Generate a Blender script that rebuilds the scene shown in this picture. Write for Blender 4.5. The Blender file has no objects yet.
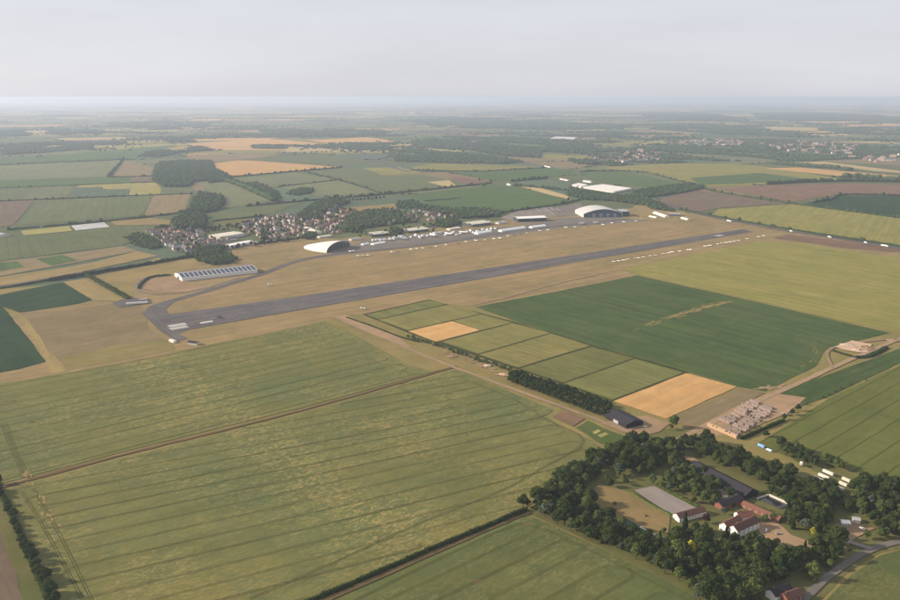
import bpy, math, random
import numpy as np
from mathutils import Vector, Matrix

# ------------------------------------------------------------------ camera
F_PX, HORIZON_PX, CAM_H = 820.0, 97.0, 355.0          # focal length and eye level of the 900x600 photograph, metres
PITCH = math.atan((300 - HORIZON_PX) / F_PX)
scene = bpy.context.scene
COL = scene.collection
cam_data = bpy.data.cameras.new('camera')
cam_data.sensor_width = 36.0
cam_data.lens = 36.0 * F_PX / 900.0
cam_data.clip_start = 1.0
cam_data.clip_end = 200000.0
cam = bpy.data.objects.new('camera', cam_data)
cam.location = (0, 0, CAM_H)
cam.rotation_euler = (math.pi / 2 - PITCH, 0, 0)
COL.objects.link(cam)
scene.camera = cam

# ------------------------------------------------------------------ sky, sun, exposure
SUN_EL, SUN_AZ = math.radians(24), math.radians(-84)   # azimuth clockwise from +Y; the sun stands to the left
SUN_DIR = Vector((math.sin(SUN_AZ) * math.cos(SUN_EL), math.cos(SUN_AZ) * math.cos(SUN_EL), math.sin(SUN_EL)))
world = bpy.data.worlds.new('World')
scene.world = world
world.use_nodes = True
wn = world.node_tree
sky = wn.nodes.new('ShaderNodeTexSky')
sky.sky_type = 'NISHITA'
sky.sun_disc = False
sky.sun_elevation = SUN_EL
sky.sun_rotation = SUN_AZ
sky.altitude = 300
sky.air_density = 1.0
sky.dust_density = 1.2
sky.ozone_density = 1.5
# milky summer air: the clear sky's colours greyed and veiled evenly over the whole dome
hs = wn.nodes.new('ShaderNodeHueSaturation'); hs.inputs['Saturation'].default_value = 0.36
veil = wn.nodes.new('ShaderNodeMix'); veil.data_type = 'RGBA'; veil.inputs[0].default_value = 0.62
veil.inputs[7].default_value = (9.2, 9.25, 10.1, 1)
wn.links.new(sky.outputs[0], hs.inputs['Color']); wn.links.new(hs.outputs[0], veil.inputs[6])
# faint uneven streaks of high thin cloud all over the dome
wtc = wn.nodes.new('ShaderNodeTexCoord'); wmp = wn.nodes.new('ShaderNodeMapping'); wmp.inputs['Scale'].default_value = (1.0, 1.0, 7.0)
wnz = wn.nodes.new('ShaderNodeTexNoise'); wnz.inputs['Scale'].default_value = 2.6; wnz.inputs['Detail'].default_value = 4.0
wmr = wn.nodes.new('ShaderNodeMapRange'); wmr.inputs[1].default_value = 0.3; wmr.inputs[2].default_value = 0.7; wmr.inputs[3].default_value = 0.95; wmr.inputs[4].default_value = 1.05
wml = wn.nodes.new('ShaderNodeVectorMath'); wml.operation = 'SCALE'
wn.links.new(wtc.outputs['Generated'], wmp.inputs[0]); wn.links.new(wmp.outputs[0], wnz.inputs['Vector']); wn.links.new(wnz.outputs['Fac'], wmr.inputs[0])
wn.links.new(veil.outputs[2], wml.inputs[0]); wn.links.new(wmr.outputs[0], wml.inputs['Scale'])
wn.links.new(wml.outputs[0], wn.nodes['Background'].inputs[0])
wn.nodes['Background'].inputs[1].default_value = 0.06
sun_data = bpy.data.lights.new('sun', 'SUN')
sun_data.energy = 5.0
sun_data.angle = math.radians(0.6)
sun_data.color = (1.0, 0.845, 0.665)
sun = bpy.data.objects.new('sun', sun_data)
sun.rotation_euler = (-SUN_DIR).to_track_quat('-Z', 'Y').to_euler()
sun.location = (-800, 0, 900)
COL.objects.link(sun)
scene.view_settings.view_transform = 'Standard'
scene.view_settings.look = 'None'
scene.view_settings.gamma = 1.0
scene.view_settings.exposure = 0.70
scene.view_settings.use_curve_mapping = False
scene.cycles.max_bounces = 4
scene.cycles.diffuse_bounces = 2
scene.cycles.glossy_bounces = 2
scene.cycles.transmission_bounces = 2
scene.cycles.volume_bounces = 1
HAZE_DENSITY = 6.2e-5

R = random.Random(7)
NR = np.random.default_rng(7)

# ------------------------------------------------------------------ helpers
def P(x, y, z=0.0):
    """ground position (or position on the level z) seen at a pixel of the 900x600 photograph"""
    cx, cy = x - 450.0, y - 300.0
    dx = cx
    dy = F_PX * math.cos(PITCH) - cy * math.sin(PITCH)
    dz = -F_PX * math.sin(PITCH) - cy * math.cos(PITCH)
    t = (z - CAM_H) / dz
    return Vector((dx * t, dy * t, z))

def PP(pts, z=0.0):
    return [P(x, y, z) for x, y in pts]

def tag(o, label=None, cat=None, group=None, kind=None):
    if label: o['label'] = label
    if cat: o['category'] = cat
    if group: o['group'] = group
    if kind: o['kind'] = kind
    return o

def mesh_np(name, verts, faces, k, mats, mat_idx=None):
    """verts (N,3), faces (M,k)"""
    me = bpy.data.meshes.new(name)
    verts = np.asarray(verts, dtype=np.float32); faces = np.asarray(faces, dtype=np.int32)
    me.vertices.add(len(verts)); me.vertices.foreach_set('co', verts.ravel())
    m = len(faces)
    me.loops.add(m * k); me.loops.foreach_set('vertex_index', faces.ravel())
    me.polygons.add(m)
    me.polygons.foreach_set('loop_start', np.arange(0, m * k, k, dtype=np.int32))
    me.polygons.foreach_set('loop_total', np.full(m, k, dtype=np.int32))
    for mt in mats: me.materials.append(mt)
    if mat_idx is not None: me.polygons.foreach_set('material_index', np.asarray(mat_idx, dtype=np.int32))
    me.update(calc_edges=True)
    return me

def mesh_py(name, verts, faces, mats, idx=None):
    me = bpy.data.meshes.new(name)
    me.from_pydata([tuple(v) for v in verts], [], faces)
    for mt in (mats if isinstance(mats, (list, tuple)) else [mats]): me.materials.append(mt)
    if idx is not None: me.polygons.foreach_set('material_index', idx)
    me.update()
    return me

def link(name, me, parent=None, loc=(0, 0, 0), rz=0.0):
    o = bpy.data.objects.new(name, me)
    o.location = loc
    o.rotation_euler = (0, 0, rz)
    if parent is not None: o.parent = parent
    COL.objects.link(o)
    return o

def empty(name, loc, rz=0.0):
    o = bpy.data.objects.new(name, None)
    o.empty_display_size = 1.0
    o.location = loc; o.rotation_euler = (0, 0, rz)
    COL.objects.link(o)
    return o

class MB:
    """collects boxes, prisms and tubes for one mesh"""
    def __init__(s): s.v = []; s.f = []; s.i = []
    def add(s, vs, fs, m=0):
        n = len(s.v); s.v += [tuple(v) for v in vs]
        s.f += [tuple(a + n for a in f) for f in fs]; s.i += [m] * len(fs)
        return s
    def box(s, x0, x1, y0, y1, z0, z1, m=0):
        return s.add([(x0, y0, z0), (x1, y0, z0), (x1, y1, z0), (x0, y1, z0), (x0, y0, z1), (x1, y0, z1), (x1, y1, z1), (x0, y1, z1)],
                     [(0, 3, 2, 1), (4, 5, 6, 7), (0, 1, 5, 4), (1, 2, 6, 5), (2, 3, 7, 6), (3, 0, 4, 7)], m)
    def prism(s, prof, x0, x1, m=0):
        """profile of (y,z) run along x"""
        n = len(prof)
        vs = [(x0, y, z) for y, z in prof] + [(x1, y, z) for y, z in prof]
        fs = [tuple(range(n - 1, -1, -1)), tuple(range(n, 2 * n))]
        fs += [(k, (k + 1) % n, n + (k + 1) % n, n + k) for k in range(n)]
        return s.add(vs, fs, m)
    def tube(s, path, radii, n=8, m=0, squash=1.0):
        rings = []; vs = []
        for k, (p, r) in enumerate(zip(path, radii)):
            p = Vector(p)
            d = (Vector(path[min(k + 1, len(path) - 1)]) - Vector(path[max(k - 1, 0)])).normalized()
            u = d.cross(Vector((0, 0, 1)))
            if u.length < 1e-3: u = Vector((1, 0, 0))
            u.normalize(); w = u.cross(d)
            vs += [p + (u * math.cos(2 * math.pi * a / n) + w * math.sin(2 * math.pi * a / n) * squash) * r for a in range(n)]
        fs = []
        for k in range(len(path) - 1):
            fs += [(k * n + a, k * n + (a + 1) % n, (k + 1) * n + (a + 1) % n, (k + 1) * n + a) for a in range(n)]
        fs += [tuple(range(n - 1, -1, -1)), tuple(range((len(path) - 1) * n, len(path) * n))]
        return s.add(vs, fs, m)
    def mesh(s, name, mats):
        return mesh_py(name, s.v, s.f, mats, s.i)
    def build(s, name, mats, parent=None, loc=(0, 0, 0), rz=0.0):
        return link(name, s.mesh(name, mats), parent, loc, rz)

def poly_area_centroid(pts):
    a = cx = cy = 0
    for k in range(len(pts)):
        p, q = pts[k], pts[(k + 1) % len(pts)]
        c = p.x * q.y - q.x * p.y
        a += c; cx += (p.x + q.x) * c; cy += (p.y + q.y) * c
    return a / 2, Vector((cx / (3 * a), cy / (3 * a), 0))

def inside(x, y, poly):
    r = False
    n = len(poly); j = n - 1
    for i in range(n):
        a, b = poly[i], poly[j]
        if (a[1] > y) != (b[1] > y) and x < (b[0] - a[0]) * (y - a[1]) / (b[1] - a[1]) + a[0]: r = not r
        j = i
    return r

# ------------------------------------------------------------------ materials
MATS = {}
def new_mat(name):
    m = bpy.data.materials.new(name); m.use_nodes = True
    nt = m.node_tree
    b = nt.nodes['Principled BSDF']
    b.inputs['Roughness'].default_value = 0.9
    b.inputs['Specular IOR Level'].default_value = 0.15
    MATS[name] = m
    return m, nt, b

def N(nt, kind, **kw):
    n = nt.nodes.new(kind)
    for k, v in kw.items():
        if k == 'inp':
            for a, b in v.items(): n.inputs[a].default_value = b
        else: setattr(n, k, v)
    return n

def mix(nt, fac, a, b, blend='MIX'):
    n = nt.nodes.new('ShaderNodeMix'); n.data_type = 'RGBA'; n.blend_type = blend
    for s, v in ((n.inputs[0], fac), (n.inputs[6], a), (n.inputs[7], b)):
        if hasattr(v, 'is_output'): nt.links.new(v, s)
        elif isinstance(v, (int, float)): s.default_value = v
        else: s.default_value = (*v, 1)
    return n.outputs[2]

def ramp(nt, val, lo, hi):
    n = nt.nodes.new('ShaderNodeMapRange')
    n.inputs[1].default_value = lo; n.inputs[2].default_value = hi
    nt.links.new(val, n.inputs[0])
    return n.outputs[0]

def math_n(nt, op, a, b=None, c=None):
    n = nt.nodes.new('ShaderNodeMath'); n.operation = op
    for s, v in zip(n.inputs, (a, b, c)):
        if v is None: continue
        if hasattr(v, 'is_output'): nt.links.new(v, s)
        else: s.default_value = v
    return n.outputs[0]

def noise(nt, vec, scale, detail=3.0, rough=0.55, dist=0.0):
    n = nt.nodes.new('ShaderNodeTexNoise')
    n.inputs['Scale'].default_value = scale; n.inputs['Detail'].default_value = detail
    n.inputs['Roughness'].default_value = rough; n.inputs['Distortion'].default_value = dist
    nt.links.new(vec, n.inputs['Vector'])
    return n.outputs['Fac']

def coords(nt, scale=(1, 1, 1)):
    tc = nt.nodes.new('ShaderNodeTexCoord'); oi = nt.nodes.new('ShaderNodeObjectInfo')
    off = nt.nodes.new('ShaderNodeVectorMath'); off.operation = 'MULTIPLY_ADD'
    rv = nt.nodes.new('ShaderNodeCombineXYZ')
    nt.links.new(oi.outputs['Random'], rv.inputs[0]); nt.links.new(oi.outputs['Random'], rv.inputs[1])
    nt.links.new(rv.outputs[0], off.inputs[0]); off.inputs[1].default_value = (3000, 1700, 0)
    nt.links.new(tc.outputs['Object'], off.inputs[2])
    out = off.outputs[0]
    if scale != (1, 1, 1):
        m = nt.nodes.new('ShaderNodeMapping'); m.inputs['Scale'].default_value = scale
        nt.links.new(out, m.inputs['Vector']); out = m.outputs[0]
    return out, tc.outputs['Object'], oi.outputs['Random']

def field_mat(name, c1, c2, c3=None, big=0.008, mid=0.05, row=0.0, spacing=3.0, tram=0.0, tspace=24.0, fine=0.25, lodged=None, c3amt=0.6, patch=0.4, swath_line=None):
    """crop, grass or soil: c1/c2 in broad drifts, c3 in patches, rows along the local x axis, wheel tracks across y"""
    m, nt, b = new_mat(name)
    v, obj, rnd = coords(nt)
    vs, _, _ = coords(nt, (0.12, 1, 1))
    col = mix(nt, ramp(nt, noise(nt, v, big, 5, 0.6), 0.36, 0.64), c1, c2)
    if c3 is not None:
        col = mix(nt, math_n(nt, 'MULTIPLY', ramp(nt, noise(nt, v, mid, 5, 0.65, 0.6), 0.5, 0.72), c3amt), col, c3)
    if lodged is not None:
        wob = noise(nt, coords(nt, (0.55, 1, 1))[0], 0.15, 4, 0.6, 2.2)
        mask = ramp(nt, noise(nt, v, 0.0075, 4, 0.6), 0.43, 0.58)
        rip = ramp(nt, wob, 0.47, 0.62)
        if swath_line:
            # the wind-flattened swath that runs through both big fields
            a_, b_ = P(*swath_line[0]), P(*swath_line[1]); d_ = (b_ - a_).normalized(); n_ = Vector((-d_.y, d_.x, 0))
            g = nt.nodes.new('ShaderNodeNewGeometry'); dp = nt.nodes.new('ShaderNodeVectorMath'); dp.operation = 'DOT_PRODUCT'
            nt.links.new(g.outputs['Position'], dp.inputs[0]); dp.inputs[1].default_value = n_
            dd = math_n(nt, 'ABSOLUTE', math_n(nt, 'ADD', math_n(nt, 'SUBTRACT', dp.outputs['Value'], n_.dot(a_)), math_n(nt, 'MULTIPLY', math_n(nt, 'SUBTRACT', noise(nt, v, 0.012, 3), 0.5), 110.0)))
            mask = math_n(nt, 'MAXIMUM', math_n(nt, 'MULTIPLY', mask, 0.6), ramp(nt, dd, 62.0, 12.0))
        col = mix(nt, math_n(nt, 'MULTIPLY', rip, math_n(nt, 'MULTIPLY_ADD', mask, 0.70, 0.13)), col, lodged)
    drills = noise(nt, vs, 0.35, 3, 0.7)
    # broad passes of the machine and soil patches
    swath = noise(nt, coords(nt, (0.07, 1, 1))[0], 0.06, 3, 0.6)
    col = mix(nt, min(0.6, row * 0.9 + patch * 0.5), col, mix(nt, ramp(nt, swath, 0.32, 0.68), (0.5, 0.5, 0.5), (1.12, 1.12, 1.1)), 'MULTIPLY')
    col = mix(nt, patch, col, mix(nt, ramp(nt, noise(nt, v, 0.018, 6, 0.72, 0.8), 0.3, 0.72), (0.62, 0.66, 0.66), (1.25, 1.2, 1.1)), 'MULTIPLY')
    col = mix(nt, row + 0.12, col, mix(nt, ramp(nt, drills, 0.3, 0.7), (0.35, 0.35, 0.35), (1.0, 1.0, 1.0)), 'MULTIPLY')
    col = mix(nt, fine, col, mix(nt, ramp(nt, noise(nt, v, 0.6, 4, 0.75), 0.3, 0.7), (0.3, 0.3, 0.3), (1.0, 1.0, 1.0)), 'MULTIPLY')
    if tram > 0:
        sep = nt.nodes.new('ShaderNodeSeparateXYZ'); nt.links.new(obj, sep.inputs[0])
        yy = math_n(nt, 'ADD', sep.outputs[1], math_n(nt, 'MULTIPLY', noise(nt, v, 0.02, 1), 3.0))
        d = math_n(nt, 'PINGPONG', yy, tspace / 2)
        line = math_n(nt, 'LESS_THAN', d, 1.1)
        col = mix(nt, math_n(nt, 'MULTIPLY', line, tram), col, tuple(c * 0.35 for c in c1))
    # each field a little lighter or darker than the next of its crop
    col = mix(nt, 1.0, col, mix(nt, rnd, (0.86, 0.86, 0.86), (1.0, 1.0, 1.0)), 'MULTIPLY')
    nt.links.new(col, b.inputs['Base Color'])
    b.inputs['Roughness'].default_value = 1.0; b.inputs['Specular IOR Level'].default_value = 0.0
    return m

def plain_mat(name, c, var=0.25, scale=0.4, rough=0.8, spec=0.2, c2=None, metallic=0.0):
    m, nt, b = new_mat(name)
    v, obj, rnd = coords(nt)
    c2 = c2 or tuple(x * (1 - var) for x in c)
    col = mix(nt, ramp(nt, noise(nt, v, scale, 5, 0.7), 0.3, 0.7), c, c2)
    nt.links.new(col, b.inputs['Base Color'])
    b.inputs['Roughness'].default_value = rough; b.inputs['Specular IOR Level'].default_value = spec
    b.inputs['Metallic'].default_value = metallic
    return m

def foliage_mat(name, dark, light, yellow=None, trans=0.2):
    m, nt, b = new_mat(name)
    geo = nt.nodes.new('ShaderNodeNewGeometry'); oi = nt.nodes.new('ShaderNodeObjectInfo')
    col = mix(nt, oi.outputs['Random'], dark, light)
    col = mix(nt, math_n(nt, 'MULTIPLY', geo.outputs['Random Per Island'], 0.75), col, tuple(x * 1.55 for x in light))
    tr = nt.nodes.new('ShaderNodeBsdfTranslucent'); nt.links.new(col, tr.inputs[0])
    df = nt.nodes.new('ShaderNodeBsdfDiffuse'); nt.links.new(col, df.inputs[0])
    ms = nt.nodes.new('ShaderNodeMixShader'); ms.inputs[0].default_value = trans
    nt.links.new(df.outputs[0], ms.inputs[1]); nt.links.new(tr.outputs[0], ms.inputs[2])
    nt.links.new(ms.outputs[0], nt.nodes['Material Output'].inputs[0])
    return m

def color_pick_mat(name, cols, rough=0.85, spec=0.15, noise_scale=0.6):
    """one colour of the list for each object"""
    m, nt, b = new_mat(name)
    oi = nt.nodes.new('ShaderNodeObjectInfo')
    cr = nt.nodes.new('ShaderNodeValToRGB'); cr.color_ramp.interpolation = 'CONSTANT'
    el = cr.color_ramp.elements
    el[0].position = 0; el[0].color = (*cols[0], 1)
    el[1].position = 1 / len(cols); el[1].color = (*cols[1 % len(cols)], 1)
    for k in range(2, len(cols)):
        e = el.new(k / len(cols)); e.color = (*cols[k], 1)
    nt.links.new(oi.outputs['Random'], cr.inputs[0])
    v, _, _ = coords(nt)
    col = mix(nt, 0.35, cr.outputs[0], mix(nt, ramp(nt, noise(nt, v, noise_scale, 4, 0.7), 0.3, 0.7), (0.45, 0.45, 0.45), (1, 1, 1)), 'MULTIPLY')
    nt.links.new(col, b.inputs['Base Color'])
    b.inputs['Roughness'].default_value = rough; b.inputs['Specular IOR Level'].default_value = spec
    return m

# crops and ground covers
field_mat('wheat', (0.132, 0.156, 0.060), (0.195, 0.182, 0.064), (0.118, 0.156, 0.080), lodged=(0.37, 0.295, 0.12), row=0.12, big=0.005, swath_line=((150, 362), (345, 500)))
field_mat('wheat_even', (0.100, 0.128, 0.045), (0.125, 0.138, 0.050), (0.085, 0.11, 0.045), row=0.10, tram=0.0, lodged=(0.19, 0.18, 0.075))
field_mat('wheat_right', (0.120, 0.140, 0.040), (0.145, 0.155, 0.048), (0.165, 0.165, 0.06), row=0.12, tram=0.6, tspace=24)
field_mat('dark_crop', (0.070, 0.110, 0.038), (0.088, 0.126, 0.046), (0.125, 0.14, 0.058), row=0.28, big=0.008, mid=0.015, c3amt=0.6, tram=0.35)
field_mat('beet', (0.034, 0.066, 0.034), (0.042, 0.076, 0.038), row=0.2)
field_mat('bright_crop', (0.088, 0.142, 0.050), (0.10, 0.155, 0.055), row=0.12, tram=0.3)
field_mat('olive_crop', (0.280, 0.255, 0.076), (0.24, 0.235, 0.068), (0.33, 0.28, 0.11), row=0.2, tram=0.4, mid=0.012)
field_mat('plot_crop', (0.215, 0.208, 0.072), (0.245, 0.222, 0.08), (0.29, 0.25, 0.10), row=0.22, mid=0.03, tram=0.25, tspace=12)
field_mat('plot_crop_green', (0.170, 0.185, 0.066), (0.195, 0.20, 0.072), (0.24, 0.22, 0.09), row=0.22, mid=0.03, tram=0.25, tspace=12)
field_mat('pale_crop', (0.155, 0.178, 0.090), (0.18, 0.195, 0.10), (0.21, 0.205, 0.115), row=0.08, tram=0.35, big=0.004)
field_mat('grass_crop', (0.115, 0.145, 0.068), (0.14, 0.16, 0.074), (0.17, 0.175, 0.085), row=0.08, tram=0.3, big=0.004)
field_mat('teal_crop', (0.105, 0.150, 0.095), (0.125, 0.165, 0.105), row=0.08, tram=0.3)
field_mat('gold', (0.60, 0.365, 0.155), (0.54, 0.33, 0.14), (0.66, 0.43, 0.20), row=0.14, mid=0.03)
field_mat('pale_gold', (0.50, 0.38, 0.19), (0.44, 0.35, 0.17), row=0.1)
field_mat('yellow', (0.36, 0.315, 0.11), (0.32, 0.29, 0.10), (0.4, 0.35, 0.16), row=0.1)
field_mat('tan_field', (0.32, 0.245, 0.105), (0.29, 0.22, 0.10), (0.22, 0.20, 0.085), row=0.1, mid=0.02)
field_mat('stubble', (0.27, 0.205, 0.115), (0.24, 0.19, 0.105), (0.19, 0.17, 0.08), row=0.15, mid=0.02)
field_mat('brown_soil', (0.20, 0.130, 0.090), (0.235, 0.150, 0.100), (0.255, 0.175, 0.12), row=0.2, mid=0.012, big=0.01)
field_mat('dull_soil', (0.165, 0.125, 0.095), (0.19, 0.14, 0.10), (0.15, 0.14, 0.085), row=0.2, mid=0.012)
field_mat('dry_grass', (0.350, 0.252, 0.130), (0.295, 0.225, 0.110), (0.235, 0.205, 0.092), row=0.25, big=0.005, mid=0.014, c3amt=0.8)
field_mat('meadow', (0.215, 0.185, 0.070), (0.26, 0.205, 0.085), (0.15, 0.16, 0.055), row=0.0, mid=0.02)
field_mat('rough_grass', (0.115, 0.130, 0.045), (0.16, 0.15, 0.06), (0.2, 0.16, 0.075), row=0.0, mid=0.05)
field_mat('lawn', (0.075, 0.105, 0.032), (0.09, 0.12, 0.04), (0.15,0.13,0.06), row=0.0)
field_mat('paddock', (0.225, 0.165, 0.075), (0.25, 0.185, 0.085), (0.13, 0.12, 0.05), row=0.0, mid=0.04)
field_mat('bare_earth', (0.38, 0.26, 0.16), (0.32, 0.22, 0.14), (0.22, 0.17, 0.1), row=0.0, mid=0.06)
field_mat('pink_rubble', (0.56, 0.40, 0.29), (0.48, 0.33, 0.24), (0.62, 0.48, 0.38), row=0.0, mid=0.1)
field_mat('track_dirt', (0.36, 0.26, 0.165), (0.31, 0.225, 0.145), (0.25, 0.20, 0.12), row=0.0, mid=0.08)
field_mat('dark_dirt', (0.155, 0.105, 0.055), (0.13, 0.095, 0.05), (0.11, 0.10, 0.045), row=0.0, mid=0.08)
field_mat('asphalt', (0.135, 0.125, 0.125), (0.155, 0.142, 0.14), (0.19, 0.17, 0.155), row=0.25, mid=0.02)
field_mat('runway_tar', (0.150, 0.142, 0.150), (0.18, 0.168, 0.174), (0.22, 0.20, 0.195), row=0.4, mid=0.012)
field_mat('apron', (0.215, 0.190, 0.165), (0.185, 0.168, 0.150), (0.15, 0.14, 0.13), row=0.1, mid=0.03)
field_mat('concrete', (0.27, 0.235, 0.205), (0.24, 0.21, 0.185), (0.2, 0.18, 0.16), row=0.05, mid=0.05)
field_mat('paint', (0.72, 0.71, 0.68), (0.6, 0.6, 0.57), (0.4, 0.39, 0.37), row=0.0, mid=0.4)
field_mat('fleece', (0.78, 0.78, 0.78), (0.7, 0.7, 0.7), row=0.1)
field_mat('sand_arena', (0.32, 0.275, 0.25), (0.30, 0.26, 0.24), (0.36, 0.31, 0.28), row=0.05, mid=0.06)
field_mat('court', (0.07, 0.12, 0.075), (0.08, 0.13, 0.08), row=0.0)
field_mat('tramline', (0.074, 0.080, 0.030), (0.088, 0.086, 0.034), row=0.0)
field_mat('dark_margin', (0.050, 0.058, 0.022), (0.06, 0.066, 0.026), row=0.0)
field_mat('pond', (0.02, 0.025, 0.024), (0.02, 0.024, 0.022), fine=0.0)
MATS['pond'].node_tree.nodes['Principled BSDF'].inputs['Roughness'].default_value = 0.1
MATS['pond'].node_tree.nodes['Principled BSDF'].inputs['Specular IOR Level'].default_value = 0.5
# foliage
foliage_mat('leaf', (0.016, 0.029, 0.009), (0.044, 0.060, 0.018))
foliage_mat('leaf_light', (0.050, 0.074, 0.020), (0.088, 0.108, 0.032))
foliage_mat('leaf_grey', (0.05, 0.068, 0.042), (0.07, 0.085, 0.055))
foliage_mat('leaf_yellow', (0.26, 0.25, 0.03), (0.28, 0.26, 0.03))
foliage_mat('leaf_conifer', (0.012, 0.026, 0.012), (0.02, 0.034, 0.016))
foliage_mat('leaf_copper', (0.035, 0.018, 0.016), (0.045, 0.022, 0.018))
foliage_mat('leaf_hedge', (0.018, 0.032, 0.010), (0.032, 0.048, 0.015))
foliage_mat('leaf_wood', (0.030, 0.052, 0.022), (0.040, 0.062, 0.026), trans=0.1)
plain_mat('bark', (0.09, 0.065, 0.045), 0.4, 2.0)
# buildings
plain_mat('white_roof', (0.78, 0.77, 0.74), 0.12, 0.15, 0.5)
plain_mat('cream_roof', (0.62, 0.58, 0.47), 0.2, 0.08, 0.7)
plain_mat('grey_roof', (0.34, 0.34, 0.36), 0.2, 0.1, 0.6)
plain_mat('shell_roof', (0.74, 0.69, 0.61), 0.14, 0.06, 0.6)
plain_mat('silver_roof', (0.50, 0.49, 0.48), 0.15, 0.06, 0.5)
plain_mat('pale_wall', (0.60, 0.57, 0.52), 0.2, 0.3, 0.8)
plain_mat('white_wall', (0.80, 0.77, 0.72), 0.12, 0.4, 0.8)
plain_mat('dark_wall', (0.055, 0.06, 0.075), 0.3, 0.3, 0.6)
plain_mat('green_wall', (0.08, 0.11, 0.10), 0.3, 0.3, 0.7)
plain_mat('blue_grey', (0.10, 0.13, 0.18), 0.3, 0.3, 0.6)
plain_mat('slate', (0.024, 0.023, 0.030), 0.35, 0.5, 0.85, 0.05, c2=(0.042, 0.039, 0.044))
plain_mat('tar_roof', (0.024, 0.024, 0.032), 0.35, 0.25, 0.8, 0.1, c2=(0.04, 0.037, 0.044))
plain_mat('black_boards', (0.022, 0.022, 0.025), 0.3, 0.6, 0.7)
plain_mat('red_tile', (0.13, 0.06, 0.046), 0.35, 0.7, 0.85, c2=(0.085, 0.047, 0.04))
plain_mat('red_tile_bright', (0.19, 0.085, 0.060), 0.3, 0.7, 0.85)
plain_mat('brick_wall', (0.23, 0.095, 0.065), 0.3, 0.9, 0.9)
plain_mat('glass_dark', (0.03, 0.035, 0.045), 0.2, 0.2, 0.25, 0.5)
plain_mat('window_glass', (0.035, 0.04, 0.05), 0.1, 0.2, 0.15, 0.5)
plain_mat('frame_white', (0.78, 0.77, 0.74), 0.1, 1.0, 0.6)
plain_mat('rooflight', (0.065, 0.082, 0.115), 0.2, 0.3, 0.85, 0.08)
plain_mat('tent', (0.82, 0.82, 0.80), 0.06, 0.4, 0.7)
plain_mat('crate_wood', (0.21, 0.16, 0.135), 0.35, 0.8, 0.9, c2=(0.32, 0.25, 0.21))
plain_mat('crate_old', (0.17, 0.135, 0.115), 0.35, 0.8, 0.9, c2=(0.25, 0.195, 0.165))
plain_mat('straw', (0.48, 0.33, 0.21), 0.25, 0.8, 0.9)
plain_mat('earth', (0.36, 0.24, 0.155), 0.4, 0.4, 1.0, c2=(0.2, 0.145, 0.09))
plain_mat('rubble', (0.55, 0.42, 0.32), 0.4, 0.5, 1.0)
plain_mat('rubber', (0.02, 0.02, 0.02), 0.2, 2, 0.8)
plain_mat('metal', (0.32, 0.33, 0.34), 0.2, 1.0, 0.45, 0.4)
plain_mat('plane_white', (0.82, 0.82, 0.81), 0.06, 0.6, 0.4, 0.4)
plain_mat('plane_drab', (0.09, 0.10, 0.085), 0.3, 0.6, 0.6)
plain_mat('blue_paint', (0.22, 0.40, 0.62), 0.15, 0.6, 0.5)
plain_mat('pale_blue', (0.55, 0.68, 0.80), 0.1, 0.6, 0.5)
color_pick_mat('house_wall', [(0.34, 0.26, 0.22), (0.42, 0.36, 0.32), (0.62, 0.59, 0.56), (0.28, 0.19, 0.155), (0.44, 0.37, 0.33), (0.36, 0.30, 0.27)])
color_pick_mat('house_roof', [(0.21, 0.135, 0.11), (0.16, 0.145, 0.15), (0.29, 0.19, 0.155), (0.21, 0.175, 0.165), (0.25, 0.16, 0.13)])
color_pick_mat('slate_house_roof', [(0.13, 0.14, 0.16), (0.18, 0.185, 0.205), (0.22, 0.16, 0.145), (0.15, 0.155, 0.175), (0.33, 0.21, 0.175)])
color_pick_mat('car_paint', [(0.75, 0.75, 0.75), (0.35, 0.36, 0.38), (0.06, 0.06, 0.07), (0.10, 0.14, 0.30), (0.40, 0.05, 0.04), (0.55, 0.56, 0.58), (0.8, 0.8, 0.8), (0.12, 0.13, 0.13)], 0.35, 0.5)
color_pick_mat('plane_paint', [(0.82, 0.82, 0.81), (0.8, 0.8, 0.78), (0.75, 0.76, 0.78), (0.82, 0.8, 0.76), (0.55, 0.5, 0.42)], 0.45, 0.4)
M = MATS

# ------------------------------------------------------------------ ground surfaces
SHEET_N = [0]
def level(layer):
    SHEET_N[0] += 1
    return 0.12 * layer + 0.0012 * SHEET_N[0]

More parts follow.
